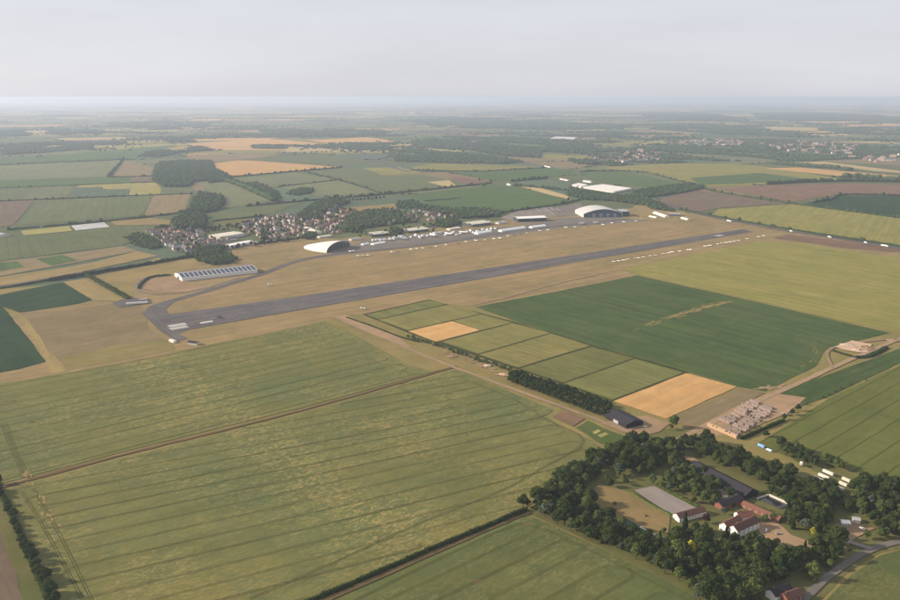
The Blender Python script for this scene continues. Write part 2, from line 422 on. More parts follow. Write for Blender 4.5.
def sheet(name, pts, mat, layer=1, rows=None, label=None, parent=None, kind='structure'):
    """flat polygon; local x runs along the crop rows"""
    w = [P(*p) if not isinstance(p, Vector) else p for p in pts]
    if rows is None and len(w) > 2:
        e0 = max(((w[k], w[(k + 1) % len(w)]) for k in range(len(w))), key=lambda q: (q[1] - q[0]).length)
        d = e0[1] - e0[0]
    if mat not in ('runway_tar', 'asphalt', 'apron', 'concrete', 'sand_arena', 'court', 'pond') and layer > 0:
        e = []
        for k in range(len(w)):
            p, q = w[k], w[(k + 1) % len(w)]; L = (q - p).length; dist = p.length
            stp = max(9.0, dist / 90.0); n = min(60, max(1, int(L / stp))); am = min(1.3, max(0.5, dist / 1400.0))
            nn = Vector((-(q - p).y, (q - p).x, 0)).normalized() if L > 1e-6 else Vector((0, 0, 0)); ph = R.uniform(0, 6.28)
            for t in range(n):
                off = 0 if t == 0 else am * (R.uniform(-0.55, 0.55) + 0.5 * math.sin(t * 0.7 + ph))
                e.append(p.lerp(q, t / n) + nn * off)
        w = e
    a, c = poly_area_centroid(w)
    if a < 0: w = w[::-1]
    if rows is None:
        pass
    else:
        d = P(*rows[1]) - P(*rows[0])
    ang = math.atan2(d.y, d.x)
    ci, si = math.cos(-ang), math.sin(-ang)
    vs = []
    for p in w:
        x, y = p.x - c.x, p.y - c.y
        vs.append((x * ci - y * si, x * si + y * ci, 0))
    me = mesh_py(name, vs, [tuple(range(len(vs)))], M[mat])
    o = link(name, me, None, (c.x, c.y, level(layer)), ang)
    if parent is not None:
        o.parent = parent; o.matrix_parent_inverse = Matrix.LocRotScale(parent.location, parent.rotation_euler, None).inverted()
    else:
        tag(o, label, None, None, kind)
    return o

def smooth_line(pts, step):
    out = []
    for k in range(len(pts) - 1):
        p0 = pts[max(k - 1, 0)]; p1 = pts[k]; p2 = pts[k + 1]; p3 = pts[min(k + 2, len(pts) - 1)]
        n = max(1, int((p2 - p1).length / step))
        for q in range(n):
            t = q / n
            out.append(0.5 * ((2 * p1) + (p2 - p0) * t + (2 * p0 - 5 * p1 + 4 * p2 - p3) * t * t + (3 * p1 - p0 - 3 * p2 + p3) * t ** 3))
    out.append(pts[-1])
    return out

def ribbon_geo(pts, width, jitter=0.0, off=0.0):
    vs, fs = [], []
    for k, p in enumerate(pts):
        d = pts[min(k + 1, len(pts) - 1)] - pts[max(k - 1, 0)]
        nrm = Vector((-d.y, d.x, 0)).normalized()
        wl = width / 2 * (1 + R.uniform(-jitter, jitter)); wr = width / 2 * (1 + R.uniform(-jitter, jitter))
        vs += [p + nrm * (wl + off), p + nrm * (off - wr)]
        if k: fs.append((2 * k - 2, 2 * k - 1, 2 * k + 1, 2 * k))
    return vs, fs

def strip(name, px, width, mat, layer=3, label=None, jitter=0.15, step=12.0, smooth=True, parent=None, kind='structure'):
    w = PP(px)
    w = smooth_line(w, step) if smooth else smooth_line(w, 1e9)
    c = sum(w, Vector((0, 0, 0))) / len(w)
    vs, fs = ribbon_geo([p - c for p in w], width, jitter)
    me = mesh_py(name, vs, [f[::-1] for f in fs], M[mat])
    o = link(name, me, None, (c.x, c.y, level(layer)))
    if parent is not None:
        o.parent = parent; o.matrix_parent_inverse = Matrix.LocRotScale(parent.location, parent.rotation_euler, None).inverted()
    else:
        tag(o, label, None, None, kind)
    return o

# ground to the horizon and the far patchwork of fields on it
X_FAR, Y_FAR = 48000.0, 42500.0
G_FAR = 95000.0
gnd = mesh_py('ground', [(-G_FAR, -3000, 0), (G_FAR, -3000, 0), (G_FAR, G_FAR, 0), (-G_FAR, G_FAR, 0)], [(0, 1, 2, 3)], M['grass_crop'])
tag(link('ground', gnd, None, (0, 0, -0.9)), 'flat green farmland stretching away to the hazy horizon', None, None, 'structure')

far_mats = ['pale_crop', 'grass_crop', 'teal_crop', 'bright_crop', 'pale_gold', 'yellow', 'stubble', 'olive_crop', 'gold', 'dull_soil']
far_w = [22, 18, 10, 6, 13, 11, 9, 10, 7, 5]
GA = math.radians(17)
far_edges = []
def build_far_fields():
    cu, cv = 560.0, 430.0
    ca, sa = math.cos(GA), math.sin(GA)
    nu, nv = 180, 120
    u0, v0 = -46000.0, -9000.0
    jit = {}
    def vert(i, j):
        if (i, j) not in jit:
            u = u0 + i * cu + R.uniform(-0.33, 0.33) * cu + (j % 2) * cu * 0.35
            v = v0 + j * cv + R.uniform(-0.3, 0.3) * cv
            jit[(i, j)] = (u * ca - v * sa, u * sa + v * ca)
        return jit[(i, j)]
    vid, vs, fs, mi = {}, [], [], []
    def vi(i, j):
        if (i, j) not in vid:
            vid[(i, j)] = len(vs); x, y = vert(i, j); vs.append((x, y, 0))
        return vid[(i, j)]
    prev = {}
    for j in range(nv):
        for i in range(nu):
            q = [vert(i, j), vert(i + 1, j), vert(i + 1, j + 1), vert(i, j + 1)]
            cx = sum(a for a, _ in q) / 4; cy = sum(b for _, b in q) / 4
            if any(abs(a) > X_FAR - 200 or b < 300 or b > Y_FAR - 50 for a, b in q) or abs(cx) > 0.85 * cy + 900: continue
            r = R.random()
            if r < 0.22 and (i - 1, j) in prev: k = prev[(i - 1, j)]
            elif r < 0.34 and (i, j - 1) in prev: k = prev[(i, j - 1)]
            elif cy < 5200: k = R.choice((0, 1, 1, 2, 6))
            else: k = R.choices(range(len(far_mats)), far_w)[0]
            prev[(i, j)] = k
            fs.append((vi(i, j), vi(i + 1, j), vi(i + 1, j + 1), vi(i, j + 1))); mi.append(k)
            if 2600 < cy < 16000 and abs(cx) < 0.62 * cy + 200:
                far_edges.append((q[0], q[1])); far_edges.append((q[0], q[3]))
    me = mesh_np('farmland', np.array(vs), np.array(fs), 4, [M[k] for k in far_mats], mi)
    tag(link('farmland', me, None, (0, 0, -0.5)), 'distant patchwork of pale green and straw coloured fields', None, None, 'structure')
build_far_fields()

# ---- near fields
sheet('field_margin', [(-140, 300), (60, 284), (190, 258), (360, 236), (560, 214), (700, 214), (900, 249), (1100, 290), (1100, 660), (-140, 660)], 'meadow', 0, None, 'dry grassy margins between the near fields')
LOW_TRACK = [(-10, 491), (120, 456), (300, 411), (457, 366.5)]
wheat_up = sheet('wheat_field', [(-25, 388), (67, 373), (167, 355), (200, 347), (300, 327), (325, 321), (352, 334), (385, 352), (408, 365), (432, 372.3), (300, 408.5), (120, 453), (-25, 491)], 'wheat', 4, ((120, 453), (432, 370)),
                 'big mottled wheat field above the brown track in the foreground')
wheat_low = sheet('wheat_field', [(-25, 498), (120, 459), (300, 414), (457, 369.5), (500, 388), (553, 410), (545, 416), (562, 428), (590, 440), (601, 449), (565, 478), (527, 507), (425, 549.5), (300, 604), (235, 630), (70, 630), (55, 602), (30, 545), (8, 494)], 'wheat', 4, ((120, 459), (457, 369.5)),
                  'big mottled wheat field between the brown track and the lower hedge')
wheat_front = sheet('wheat_field', [(260, 632), (330, 602), (426, 556), (526, 514), (600, 548), (700, 600), (745, 630)], 'wheat_even', 4, ((330, 600), (526, 514)),
                    'green wheat field at the bottom edge below the dark hedge')
strip('dirt_track', LOW_TRACK, 5.2, 'dark_dirt', 6, 'brown earth track crossing the big wheat field', 0.3)
sheet('rough_grass', [(325, 321), (336, 317.5), (400, 346), (457, 366), (434, 371.5), (408, 365), (385, 352), (352, 334)], 'meadow', 3, None, 'dry grass wedge between the wheat and the farm track')
# left side
sheet('ploughed_field', [(-60, 560), (-4, 520), (14, 565), (32, 640), (-60, 640)], 'dull_soil', 3, ((0, 545), (26, 600)), 'brown ploughed field in the bottom left corner')
sheet('grass_verge', [(-20, 495), (6, 493), (32, 545), (60, 606), (75, 640), (34, 640), (14, 568), (-6, 522)], 'rough_grass', 3, None, 'grass verge under the hedge in the bottom left corner')
sheet('beet_field', [(-20, 297), (0, 304), (20, 328), (46, 362), (20, 369), (-20, 376)], 'beet', 5, ((0, 304), (46, 362)), 'dark green field at the left edge with a slanting end')
sheet('beet_field', [(-20, 299), (63, 282.5), (93, 300), (78, 304), (20, 313)], 'beet', 5, ((0, 297), (63, 283)), 'dark green field just below the main road at left')
sheet('tan_field', [(63, 282.5), (84, 279), (128, 302), (93, 300.5)], 'tan_field', 5, None, 'small tan field beside the dark green field at left')
# the airfield
sheet('airfield_grass', [(-20, 322), (20, 313), (78, 304), (93, 300.5), (128, 302), (140, 285), (84, 279), (157, 258), (200, 262), (255, 243), (300, 236), (360, 240), (470, 228), (560, 212), (640, 208), (700, 214), (773, 230), (900, 249), (960, 258), (960, 270), (800, 243), (760, 241), (620, 270), (640, 276), (475, 307), (446, 304), (428, 300.5), (365, 315), (337, 318), (300, 328), (200, 348), (167, 356), (67, 374), (-25, 389)], 'dry_grass', 1, ((170, 333), (753, 232)), 'dry yellow brown grass of the airfield')
sheet('bare_field', [(20, 314), (60, 311), (140, 300), (150, 330), (165, 340), (90, 362), (66, 368), (30, 330)], 'stubble', 2, ((40, 320), (140, 300)), 'tan dry field left of the runway end')
sheet('rough_grass', [(62, 358), (120, 345), (170, 340), (176, 350), (66, 371)], 'meadow', 3, None, 'greenish rough strip left of the runway threshold')
sheet('dirt_strip', [(18, 314), (27, 318), (55, 360), (67, 372), (50, 374), (46, 363)], 'tan_field', 4, None, 'tan dirt strip beside the slanting dark green field')
# plots
plots = [
 ('plot_crop_green', [(366, 315), (429, 300.5), (447, 304), (378, 319.5)], 'narrow green crop plot nearest the runway'),
 ('plot_crop', [(378.5, 320), (450, 304.5), (480, 314), (408, 330.5)], 'yellow green crop plot between runway and the square tan plot'),
 ('gold', [(408, 331.5), (452, 321.5), (480, 330.5), (436, 342)], 'small square golden plot among green plots'),
 ('plot_crop', [(453, 321), (481, 314.5), (513, 322.7), (481, 330.5)], 'small green crop plot beside the square golden plot'),
 ('plot_crop', [(442, 342), (513, 323.5), (550, 333.3), (478, 354)], 'yellow green crop plot just below the square golden plot'),
 ('plot_crop', [(479, 355), (551, 334), (590, 346), (518, 367.7)], 'yellow green crop plot in the middle of the row of plots'),
 ('plot_crop_green', [(520, 369), (591.5, 347), (634, 358.5), (563, 383)], 'green crop plot third from the golden field by the barn'),
 ('plot_crop_green', [(564, 384), (635, 359.3), (683, 373), (612, 400)], 'green crop plot next to the golden field by the barn'),
 ('gold', [(613.5, 401.5), (686, 373.5), (737, 387), (666, 419)], 'golden ripe field beside the black barn'),
 ('stubble', [(668, 420), (739, 388), (765, 393), (738, 407), (700, 430)], 'dull dry strip between the golden field and the farm track'),
]
for mt, pts, lab in plots:
    sheet('crop_plot', pts, mt, 4, (pts[0], pts[3]) if mt not in ('gold', 'stubble') else None, lab)
sheet('plot_margin', [(362, 314.5), (429, 299.5), (515, 322), (595, 346), (690, 372.5), (612, 402.5), (560, 384), (500, 364), (430, 341.5)], 'dark_margin', 2, None, 'dark field margins between the crop plots')
sheet('rough_grass', [(340, 316), (362, 314), (405, 332), (436, 343), (520, 372), (614, 402), (668, 421), (700, 431), (690, 440), (640, 440), (600, 421), (457, 367)], 'meadow', 1, None, 'rough grass under the hedge along the farm track')
sheet('bare_strip', [(337, 316.5), (346, 315), (372, 326), (400, 338), (412, 348), (398, 345)], 'bare_earth', 4, None, 'bare stony strip at the head of the farm track')
# right side
sheet('green_field', [(475, 307), (560, 291), (637, 275.5), (760, 303), (890, 333), (836, 346), (825, 350), (816, 366), (765, 391.5), (738, 387), (640, 358), (592, 345.5), (520, 323)], 'dark_crop', 3, ((475, 306), (737, 386)), 'large dark green field right of the crop plots')
def streaks(name, px, n, along, across, mat, label, layer=4, spread=5.0):
    """a scatter of ragged dry patches along a line, one sheet"""
    w = PP(px); c = w[len(w) // 2]; m = MB()
    for k in range(n):
        t = R.random() * (len(w) - 1); i = min(int(t), len(w) - 2); p = w[i].lerp(w[i + 1], t - i); d = (w[i + 1] - w[i]).normalized(); nn = Vector((-d.y, d.x, 0))
        p = p + nn * R.gauss(0, spread); L = along * R.uniform(0.3, 1.2); W = across * R.uniform(0.4, 1.2)
        vs = []
        for a in range(10):
            th = 2 * math.pi * a / 10; kk = R.uniform(0.6, 1.2)
            q = p + d * math.cos(th) * L * kk + nn * math.sin(th) * W * kk - c; vs.append((q.x, q.y, 0.0007 * k))
        m.add(vs, [tuple(range(10))])
    o = m.build(name, M[mat], None, (c.x, c.y, level(layer))); tag(o, label, None, None, 'structure')
streaks('dry_streak', [(632, 330), (660, 321), (690, 311), (715, 304), (732, 301.5)], 60, 11, 2.2, 'meadow', 'pale dry streak in the large dark green field', 4, 5)
streaks('dry_streak', [(668, 318), (690, 311.5), (728, 302)], 44, 12, 2.2, 'tan_field', 'bleached core of the dry streak in the dark green field', 5, 2.5)
streaks('dry_streak', [(815, 340), (817, 352), (814, 362), (800, 368)], 16, 6, 1.0, 'meadow', 'curved dry tracks near the corner of the dark green field', 4, 2)
streaks('dry_streak', [(755, 389), (770, 388), (782, 385)], 14, 8, 2.5, 'bare_earth', 'bare gateway at the corner of the dark green field', 4, 3)
streaks('dry_streak', [(24, 470), (34, 486), (46, 512), (56, 530)], 26, 5, 1.6, 'tan_field', 'bare orange patches on the left headland of the wheat', 6, 3)
streaks('dry_streak', [(440, 350), (480, 364), (505, 376)], 30, 7, 2.5, 'bare_earth', 'bare stony ground among bushes of the upper farm track', 7, 4)
sheet('olive_field', [(622, 269), (700, 253), (760, 241), (800, 243), (960, 268), (960, 345), (890, 331), (760, 301.5), (640, 275)], 'olive_crop', 3, ((640, 275), (890, 331)), 'large yellow olive field right of the runway')
sheet('green_field', [(765, 398), (802, 384), (900, 349), (980, 318), (980, 335), (900, 363), (826, 398), (795, 408)], 'dark_crop', 3, ((802, 390), (900, 352)), 'narrow dark green field beside the farm track at right')
sheet('wheat_field', [(752, 447), (790, 424), (828, 399), (900, 365), (990, 325), (990, 530), (900, 487), (846, 470)], 'wheat_right', 3, ((760, 440), (900, 366)), 'green striped wheat field at the right edge')
sheet('wheat_field', [(815, 612), (850, 577), (880, 556), (960, 533), (960, 640), (790, 640)], 'wheat_even', 4, ((820, 604), (900, 551)), 'green field in the bottom right corner beside the road')
sheet('bare_earth', [(773, 238), (789, 234.5), (833, 240), (900, 248.5), (940, 256), (842, 248)], 'brown_soil', 4, None, 'bare brown earth beside the motorway')
# farm grounds
sheet('farm_ground', [(525, 512), (566, 480), (603, 450), (640, 430), (690, 428), (752, 445), (850, 472), (960, 500), (960, 540), (880, 553), (846, 574), (812, 610), (785, 640), (750, 630), (700, 600), (600, 547)], 'rough_grass', 1, None, 'rough grass and earth under the farmstead trees')
sheet('meadow', [(706, 437), (728, 435), (790, 458), (822, 476), (808, 481), (760, 463), (715, 447)], 'meadow', 5, None, 'dry meadow strip between the crate yard and the trees')
sheet('yard', [(690, 431), (738, 406), (770, 393), (806, 398), (790, 412), (745, 432), (732, 440), (706, 438)], 'bare_earth', 4, None, 'bare earth yard under the stacked crates')
sheet('paddock', [(584, 493), (600, 485), (634, 494), (670, 517), (668, 534), (634, 526), (600, 515)], 'paddock', 5, None, 'dry brown paddock inside the trees')
sheet('riding_arena', [(634, 491), (654, 486.5), (697, 509), (676, 519)], 'sand_arena', 6, None, 'pale grey riding arena beside the red roofed stable')
sheet('tennis_court', [(612, 524), (626, 519), (656, 537), (641, 544)], 'court', 6, None, 'dark green tennis court at the edge of the paddock')
sheet('yard', [(672, 455), (694, 458), (704, 466), (688, 468)], 'bare_earth', 5, None, 'reddish earth yard at the end of the long black barn')
sheet('yard', [(716, 488), (728, 493), (728, 504), (714, 497)], 'concrete', 5, None, 'small paved yard beside the long black barn')
sheet('yard', [(752, 523), (776, 522), (792, 536), (812, 543), (812, 549), (785, 546), (764, 538)], 'bare_earth', 5, None, 'sandy drive right of the white gabled house')
sheet('yard', [(824, 528), (845, 521), (876, 529), (856, 538), (848, 546), (832, 536)], 'bare_earth', 5, None, 'sandy yard with a small white building at right')
sheet('walled_pond', [(757, 499), (768, 496.5), (790, 506), (780, 509.5)], 'pond', 6, None, 'dark still pond beside a pale wall')
sheet('allotment', [(553, 417), (566, 411), (585, 419), (573, 427)], 'brown_soil', 6, None, 'brown dug allotment bed at the edge of the wheat')
sheet('allotment', [(576, 428), (588, 421), (604, 429), (628, 438), (612, 447), (598, 443)], 'lawn', 5, None, 'green allotment patch with pale beds near the black barn')
for pts in ([(592, 433), (598, 430), (601, 432), (595, 435)], [(597, 436), (605, 433), (609, 435), (601, 438.5)]):
    sheet('allotment_bed', pts, 'yellow', 7, None, 'pale straw allotment bed in the green patch near the barn')
sheet('barn_yard', [(600, 423), (645, 416), (670, 424), (660, 432), (640, 437), (618, 431)], 'bare_earth', 5, None, 'bare earth apron round the black barn')
strip('farm_track', [(334, 316), (352, 325), (400, 345.5), (450, 366), (520, 392), (600, 421), (630, 433), (648, 441)], 6.0, 'track_dirt', 6, 'straight pale farm track beside the hedge and plots', 0.2)
strip('farm_track', [(678, 441), (700, 429), (752, 404), (800, 383), (850, 360), (905, 337), (960, 316)], 7.5, 'track_dirt', 6, 'pale farm track running to the right edge past the crates', 0.15)
strip('farm_track', [(833, 369), (829, 361), (827, 353), (836, 347), (862, 342.5), (890, 339.5)], 4.5, 'track_dirt', 7, 'short track looping round the rubble heap', 0.15)
sheet('rubble_pad', [(835, 347), (852, 341), (872, 345), (868, 353), (858, 353), (842, 350)], 'pink_rubble', 8, None, 'pinkish rubble pad beside the farm track at right')
strip('lane', [(798, 606), (820, 584), (848, 563), (872, 550), (905, 541), (960, 536)], 6.5, 'apron', 6, 'grey lane in the bottom right corner', 0.1)
strip('lane', [(872, 550), (850, 543), (842, 538)], 6, 'concrete', 7, 'short drive joining the lane to the sandy yard', 0.1)
# runway and taxiways
sheet('runway', [(157, 316.5), (300, 296.5), (520, 263.5), (743, 229.3), (753, 232), (600, 258), (450, 284.5), (300, 310.2), (171, 333)], 'runway_tar', 5, ((170, 330), (745, 231)), 'long dark runway crossing the dry airfield')
sheet('runway_shoulder', [(142, 314), (149, 306.5), (164, 301.5), (176, 300.5), (166, 309), (170, 317), (190, 329), (178, 334), (188, 339), (176, 341.5), (160, 331)], 'asphalt', 4, None, 'grey turning pad at the near end of the runway')
strip('taxiway', [(150, 311), (165, 303), (190, 296), (230, 284), (262, 274), (295, 262), (330, 255), (380, 250), (440, 243), (500, 234), (560, 226), (640, 218)], 18, 'asphalt', 3, 'grey taxiway curving from the runway end past the museum halls', 0.02)
sheet('apron', [(318, 258), (345, 248), (366, 239), (440, 232), (520, 226), (560, 218), (640, 216), (655, 220), (560, 228), (500, 236.5), (430, 244.5), (380, 250.5)], 'apron', 2, None, 'grey apron with parked aircraft in front of the hangars')
sheet('apron', [(536, 216), (552, 208), (580, 203), (590, 214), (560, 217)], 'apron', 3, None, 'car park beside the large curved hangar')
sheet('apron', [(500, 218), (520, 210), (548, 207), (556, 216), (524, 224)], 'concrete', 3, None, 'pale hardstanding round the white roofed black hangar')
sheet('bare_earth', [(622, 218), (636, 205), (660, 206), (700, 216), (690, 221), (650, 221)], 'tan_field', 4, None, 'bare tan ground right of the large curved hangar')
sheet('yard', [(137, 288), (150, 279), (172, 277), (186, 284), (214, 287), (190, 292), (160, 293)], 'bare_earth', 5, None, 'sandy vehicle yard at the end of the long ribbed hall')
strip('perimeter_track', [(170, 276), (148, 277), (136, 285), (145, 293), (175, 294), (205, 288), (240, 278)], 5, 'concrete', 6, 'pale perimeter track looping round the sandy yard', 0.1)
sheet('hardstanding', [(112, 303), (128, 298), (150, 299), (152, 303), (120, 308)], 'asphalt', 5, None, 'small tarmac pad with a parked white trailer')
strip('main_road', [(-20, 291), (40, 280), (85, 272), (140, 264.5), (193, 256), (255, 244), (300, 237)], 9, 'asphalt', 4, 'main road beside the tall hedge at left', 0.03)
strip('motorway', [(655, 200), (680, 209), (711, 216.5), (773, 228.5), (840, 239), (900, 248.5), (960, 258)], 24, 'asphalt', 5, 'motorway beyond the end of the runway', 0.02)
strip('motorway', [(357, 149), (366, 155), (380, 162), (393, 167.5), (410, 172)], 26, 'asphalt', 5, 'far curving section of the motorway above the green fields', 0.02)
strip('field_path', [(618, 270), (560, 283), (505, 298), (470, 306)], 4, 'track_dirt', 6, 'pale path along the top of the large dark green field', 0.2)

# ---- fields beyond the airfield
far_fields = [
 ('pale_crop', [(-15, 166), (123, 160), (109, 176.5), (-15, 181)], 'broad pale green field at the left edge'),
 ('stubble', [(125, 160), (158, 169), (153, 175.5), (113, 176.5)], 'brownish triangular field left of the dark wood'),
 ('dull_soil', [(131, 177), (153, 176.3), (151, 181.5), (131, 182)], 'tiny pinkish field left of the dark wood'),
 ('bright_crop', [(-15, 181.5), (130, 177), (131, 182.7), (-15, 188)], 'narrow green strip field at left'),
 ('grass_crop', [(-15, 188.5), (33, 187), (20, 199.7), (-15, 201)], 'grey green plot at the left edge'),
 ('pale_crop', [(33.5, 187), (75, 185.7), (65, 197.8), (21, 199.7)], 'pale green plot left of the yellow strip'),
 ('yellow', [(79, 185), (131, 183), (130, 189), (103, 189.5), (102, 186.9), (78, 187.5)], 'thin yellow strip field at left'),
 ('teal_crop', [(75.5, 187.7), (102, 187), (103, 189.7), (130, 189.2), (128.5, 195.3), (65.5, 197.8)], 'grey green field below the thin yellow strip'),
 ('yellow', [(131.5, 183.3), (155.5, 182.5), (161, 188.5), (160, 194.3), (129, 195.3)], 'yellow field left of the dark wood'),
 ('grass_crop', [(161.5, 188.2), (193, 187.4), (192, 193.3), (160.5, 194.3)], 'small green field below the dark wood'),
 ('dull_soil', [(-15, 202.5), (34, 201), (13, 225.3), (-15, 229)], 'brown field at the left edge'),
 ('grass_crop', [(38, 200.7), (153, 195.3), (144.5, 212), (138, 216.3), (18, 225)], 'large green field between brown fields at left'),
 ('stubble', [(153.5, 195.3), (191, 194.2), (184.5, 212.7), (145, 215.5), (145.5, 212)], 'pinkish brown field beside the dark copse'),
 ('tan_field', [(111, 221.3), (151, 218), (171, 220.5), (169, 224.5), (115.5, 225.5)], 'small tan field above the housing estate'),
 ('yellow', [(21, 231), (69, 226), (72, 231), (24.5, 235.5)], 'small yellow field beside the white covered strips'),
 ('grass_crop', [(-15, 238), (8, 237), (60, 237), (74, 231.5), (115, 226.3), (165, 225), (152, 233), (138, 238), (122, 245.5), (-15, 263)], 'wide green field left of the housing estate'),
 ('stubble', [(-15, 263.5), (75, 253), (122, 246), (138, 251), (80, 262), (-15, 279)], 'patchy brown field left of the housing estate'),
 ('bright_crop', [(-15, 264), (17, 261.5), (25, 267), (-15, 274)], 'green plot in the patchy brown field at the left edge'),
 ('bright_crop', [(36, 259), (62, 255), (78, 260.5), (52, 266)], 'green plot in the middle of the patchy brown field'),
 ('tan_field', [(-15, 288), (-15, 279.5), (75, 266), (95, 262), (137, 251.3), (158, 256), (45, 279.5)], 'long tan field above the tall hedge at left'),
 ('tan_field', [(90, 277), (190, 257.5), (212, 262), (172, 275), (148, 276), (134, 285)], 'dry field between the tall hedge and the long ribbed hall'),
 ('bright_crop', [(-15, 160), (178, 144.8), (138, 157.5), (-15, 165)], 'long green field at upper left'),
 ('pale_crop', [(48, 154.5), (98, 147.7), (112, 149), (60, 155)], 'pale patch in the long green field at upper left'),
 ('gold', [(213, 163.3), (238, 160.2), (258, 161), (341, 167), (304, 170.5), (233, 176.5), (215.5, 170)], 'bright orange gold field right of the dark wood'),
 ('gold', [(187, 143.5), (264, 139), (280, 139.5), (318, 143.3), (309, 146.2), (193, 145.5)], 'long golden field far away left of centre'),
 ('gold', [(307, 140), (367, 137.3), (397, 141), (380, 143.3), (340, 145)], 'golden field far away in the centre'),
 ('pale_crop', [(231, 179), (293, 172.3), (335, 179.7), (275.5, 186.3)], 'pale green field just below the orange gold field'),
 ('pale_crop', [(279, 187.2), (335.5, 180.6), (379, 192.3), (340, 196), (318, 196)], 'pale green triangular field above the village trees'),
 ('teal_crop', [(262, 191), (279, 187.5), (317, 196), (330, 197.5), (290, 201.5), (272, 200)], 'grey green field with a copse above the village'),
 ('grass_crop', [(304.5, 172), (341, 168), (360, 168.5), (383, 176), (424, 174.7), (471, 185), (389, 192), (370, 188)], 'broad green field above the bright green field'),
 ('pale_crop', [(200, 182), (224.5, 182), (272, 201), (245, 205.5), (222, 208), (208, 195)], 'pale green field right of the dark copse'),
 ('grass_crop', [(209, 213), (245, 207), (304.5, 202), (284, 209), (262, 216), (213, 220)], 'green strip field above the village'),
 ('rough_grass', [(218, 221.3), (259, 217.5), (253, 222), (218, 227)], 'olive green patch above the white roofed works'),
 ('grass_crop', [(262, 158.2), (335.5, 155.5), (371, 161), (341, 166.3), (269, 161.6)], 'green field above the orange gold field'),
 ('olive_crop', [(193, 153), (224.5, 150), (284.5, 150), (275.5, 153.3), (224.5, 153.3)], 'yellow green strip above the dark wood'),
 ('stubble', [(186, 155), (225, 153.6), (284, 153.8), (262, 157.8), (214, 162), (190, 161)], 'pinkish field above the dark wood'),
 ('tan_field', [(338, 208.5), (396, 203.5), (397, 209), (349, 213)], 'tan field behind the village trees'),
 ('olive_crop', [(411, 167), (435.5, 163.3), (544.5, 166.7), (484.5, 170.7), (415.5, 170)], 'long yellow green field in the centre distance'),
 ('olive_crop', [(362, 168), (400, 167), (424, 173.2), (383, 175.3)], 'small yellow green field beside the far motorway'),
 ('brown_soil', [(455.5, 176.3), (491, 182), (473, 185), (449, 180)], 'small reddish brown field above the bright green field'),
 ('pale_gold', [(427, 182), (449, 180.2), (456, 185.3), (445.5, 186.7)], 'small sandy triangle above the bright green field'),
 ('bright_crop', [(408, 195), (493, 185), (513, 186), (560, 197.3), (568, 200), (560, 203.3), (502, 211.5), (453, 209), (424.5, 201)], 'bright green field behind the hangars'),
 ('bright_crop', [(458, 173.5), (484, 171.3), (544.5, 167.6), (580, 170), (560, 176), (520, 180), (493, 181)], 'green field in the centre distance beyond the bright green field'),
 ('teal_crop', [(513, 182), (544.5, 179), (572, 183), (578, 190), (540, 187)], 'grey green field left of the white roofed glasshouses'),
 ('pale_gold', [(514, 184.5), (540, 188), (566, 195), (572, 200), (548, 194.5)], 'thin sandy verge beside the bright green field'),
 ('bright_crop', [(581, 172.5), (625.5, 172), (681, 183.3), (654.5, 187.7), (619, 185.3), (590, 178)], 'green field behind the white roofed glasshouses'),
 ('olive_crop', [(597, 168), (660, 163.5), (730, 163.5), (760, 166), (800, 172), (846, 180), (773, 182), (767, 184.3), (706, 187), (690, 184.5), (640, 172)], 'large yellow green field at right beyond the motorway'),
 ('bright_crop', [(690, 178), (760, 173), (800, 178), (845, 181.5), (772, 182.5), (700, 185)], 'greener lower part of the far yellow green field'),
 ('brown_soil', [(722, 189), (773, 185), (842, 183.7), (960, 185.5), (960, 193.5), (838, 194.5), (791, 202)], 'reddish brown field at the right edge'),
 ('dull_soil', [(655, 200.5), (694.5, 190), (722, 193.3), (787, 203.5), (718, 208.3), (700, 211.5), (680, 209.5)], 'dull purple brown field beyond the motorway'),
 ('beet', [(805, 203), (844.5, 195.7), (960, 197), (960, 223), (815.5, 206.3)], 'dark blue green field at the right edge'),
 ('olive_crop', [(712, 215), (718, 209), (793, 204), (900, 218.5), (960, 226), (960, 255), (900, 246), (773, 226.3)], 'yellow green field beyond the motorway at right'),
 ('pale_gold', [(789, 162.3), (824.5, 161.7), (900, 171), (930, 173), (900, 173), (875, 171.2), (842, 166.7)], 'upper golden field near the right edge'),
 ('gold', [(764.5, 168.2), (798, 167.5), (898, 175.8), (896, 178.5), (842, 176.5)], 'lower golden field near the right edge'),
 ('stubble', [(610, 133), (640, 130), (690, 131), (690, 136), (640, 138.5)], 'far pinkish field above the right hand village'),
 ('gold', [(800, 121), (860, 122), (905, 124), (905, 128), (840, 126)], 'far golden strip near the right edge'),
 ('pale_gold', [(765, 126), (820, 128), (815, 131), (768, 129.5)], 'far sandy strip above the right hand village'),
 ('olive_crop', [(528, 153.5), (588, 156), (586, 160), (545, 159)], 'small yellow field among the far woods'),
]
for mt, pts, lab in far_fields:
    sheet('field', pts, mt, 3 if 'plot in the' not in lab and 'patch in' not in lab and 'greener' not in lab else 5, None, lab)
# white fleece strips over a crop
fl = empty('crop_cover', P(90, 227))
tag(fl, 'white covered crop strips in the field left of the estate', 'crop cover')
for k in range(5):
    t0, t1 = k / 5, (k + 0.62) / 5
    a, b, c, d = P(71.5, 226), P(104.5, 222.7), P(110.5, 227.3), P(76.7, 230.7)
    q = [a.lerp(d, t0), b.lerp(c, t0), b.lerp(c, t1), a.lerp(d, t1)]
    prof = []
    m = MB()
    top = [v.lerp((q[0] + q[1] + q[2] + q[3]) / 4, 0.03) + Vector((0, 0, 1.2)) for v in q]
    m.add([v - fl.location for v in q + top], [(4, 5, 6, 7), (0, 1, 5, 4), (1, 2, 6, 5), (2, 3, 7, 6), (3, 0, 4, 7)])
    m.build('cover_strip', M['fleece'], fl)

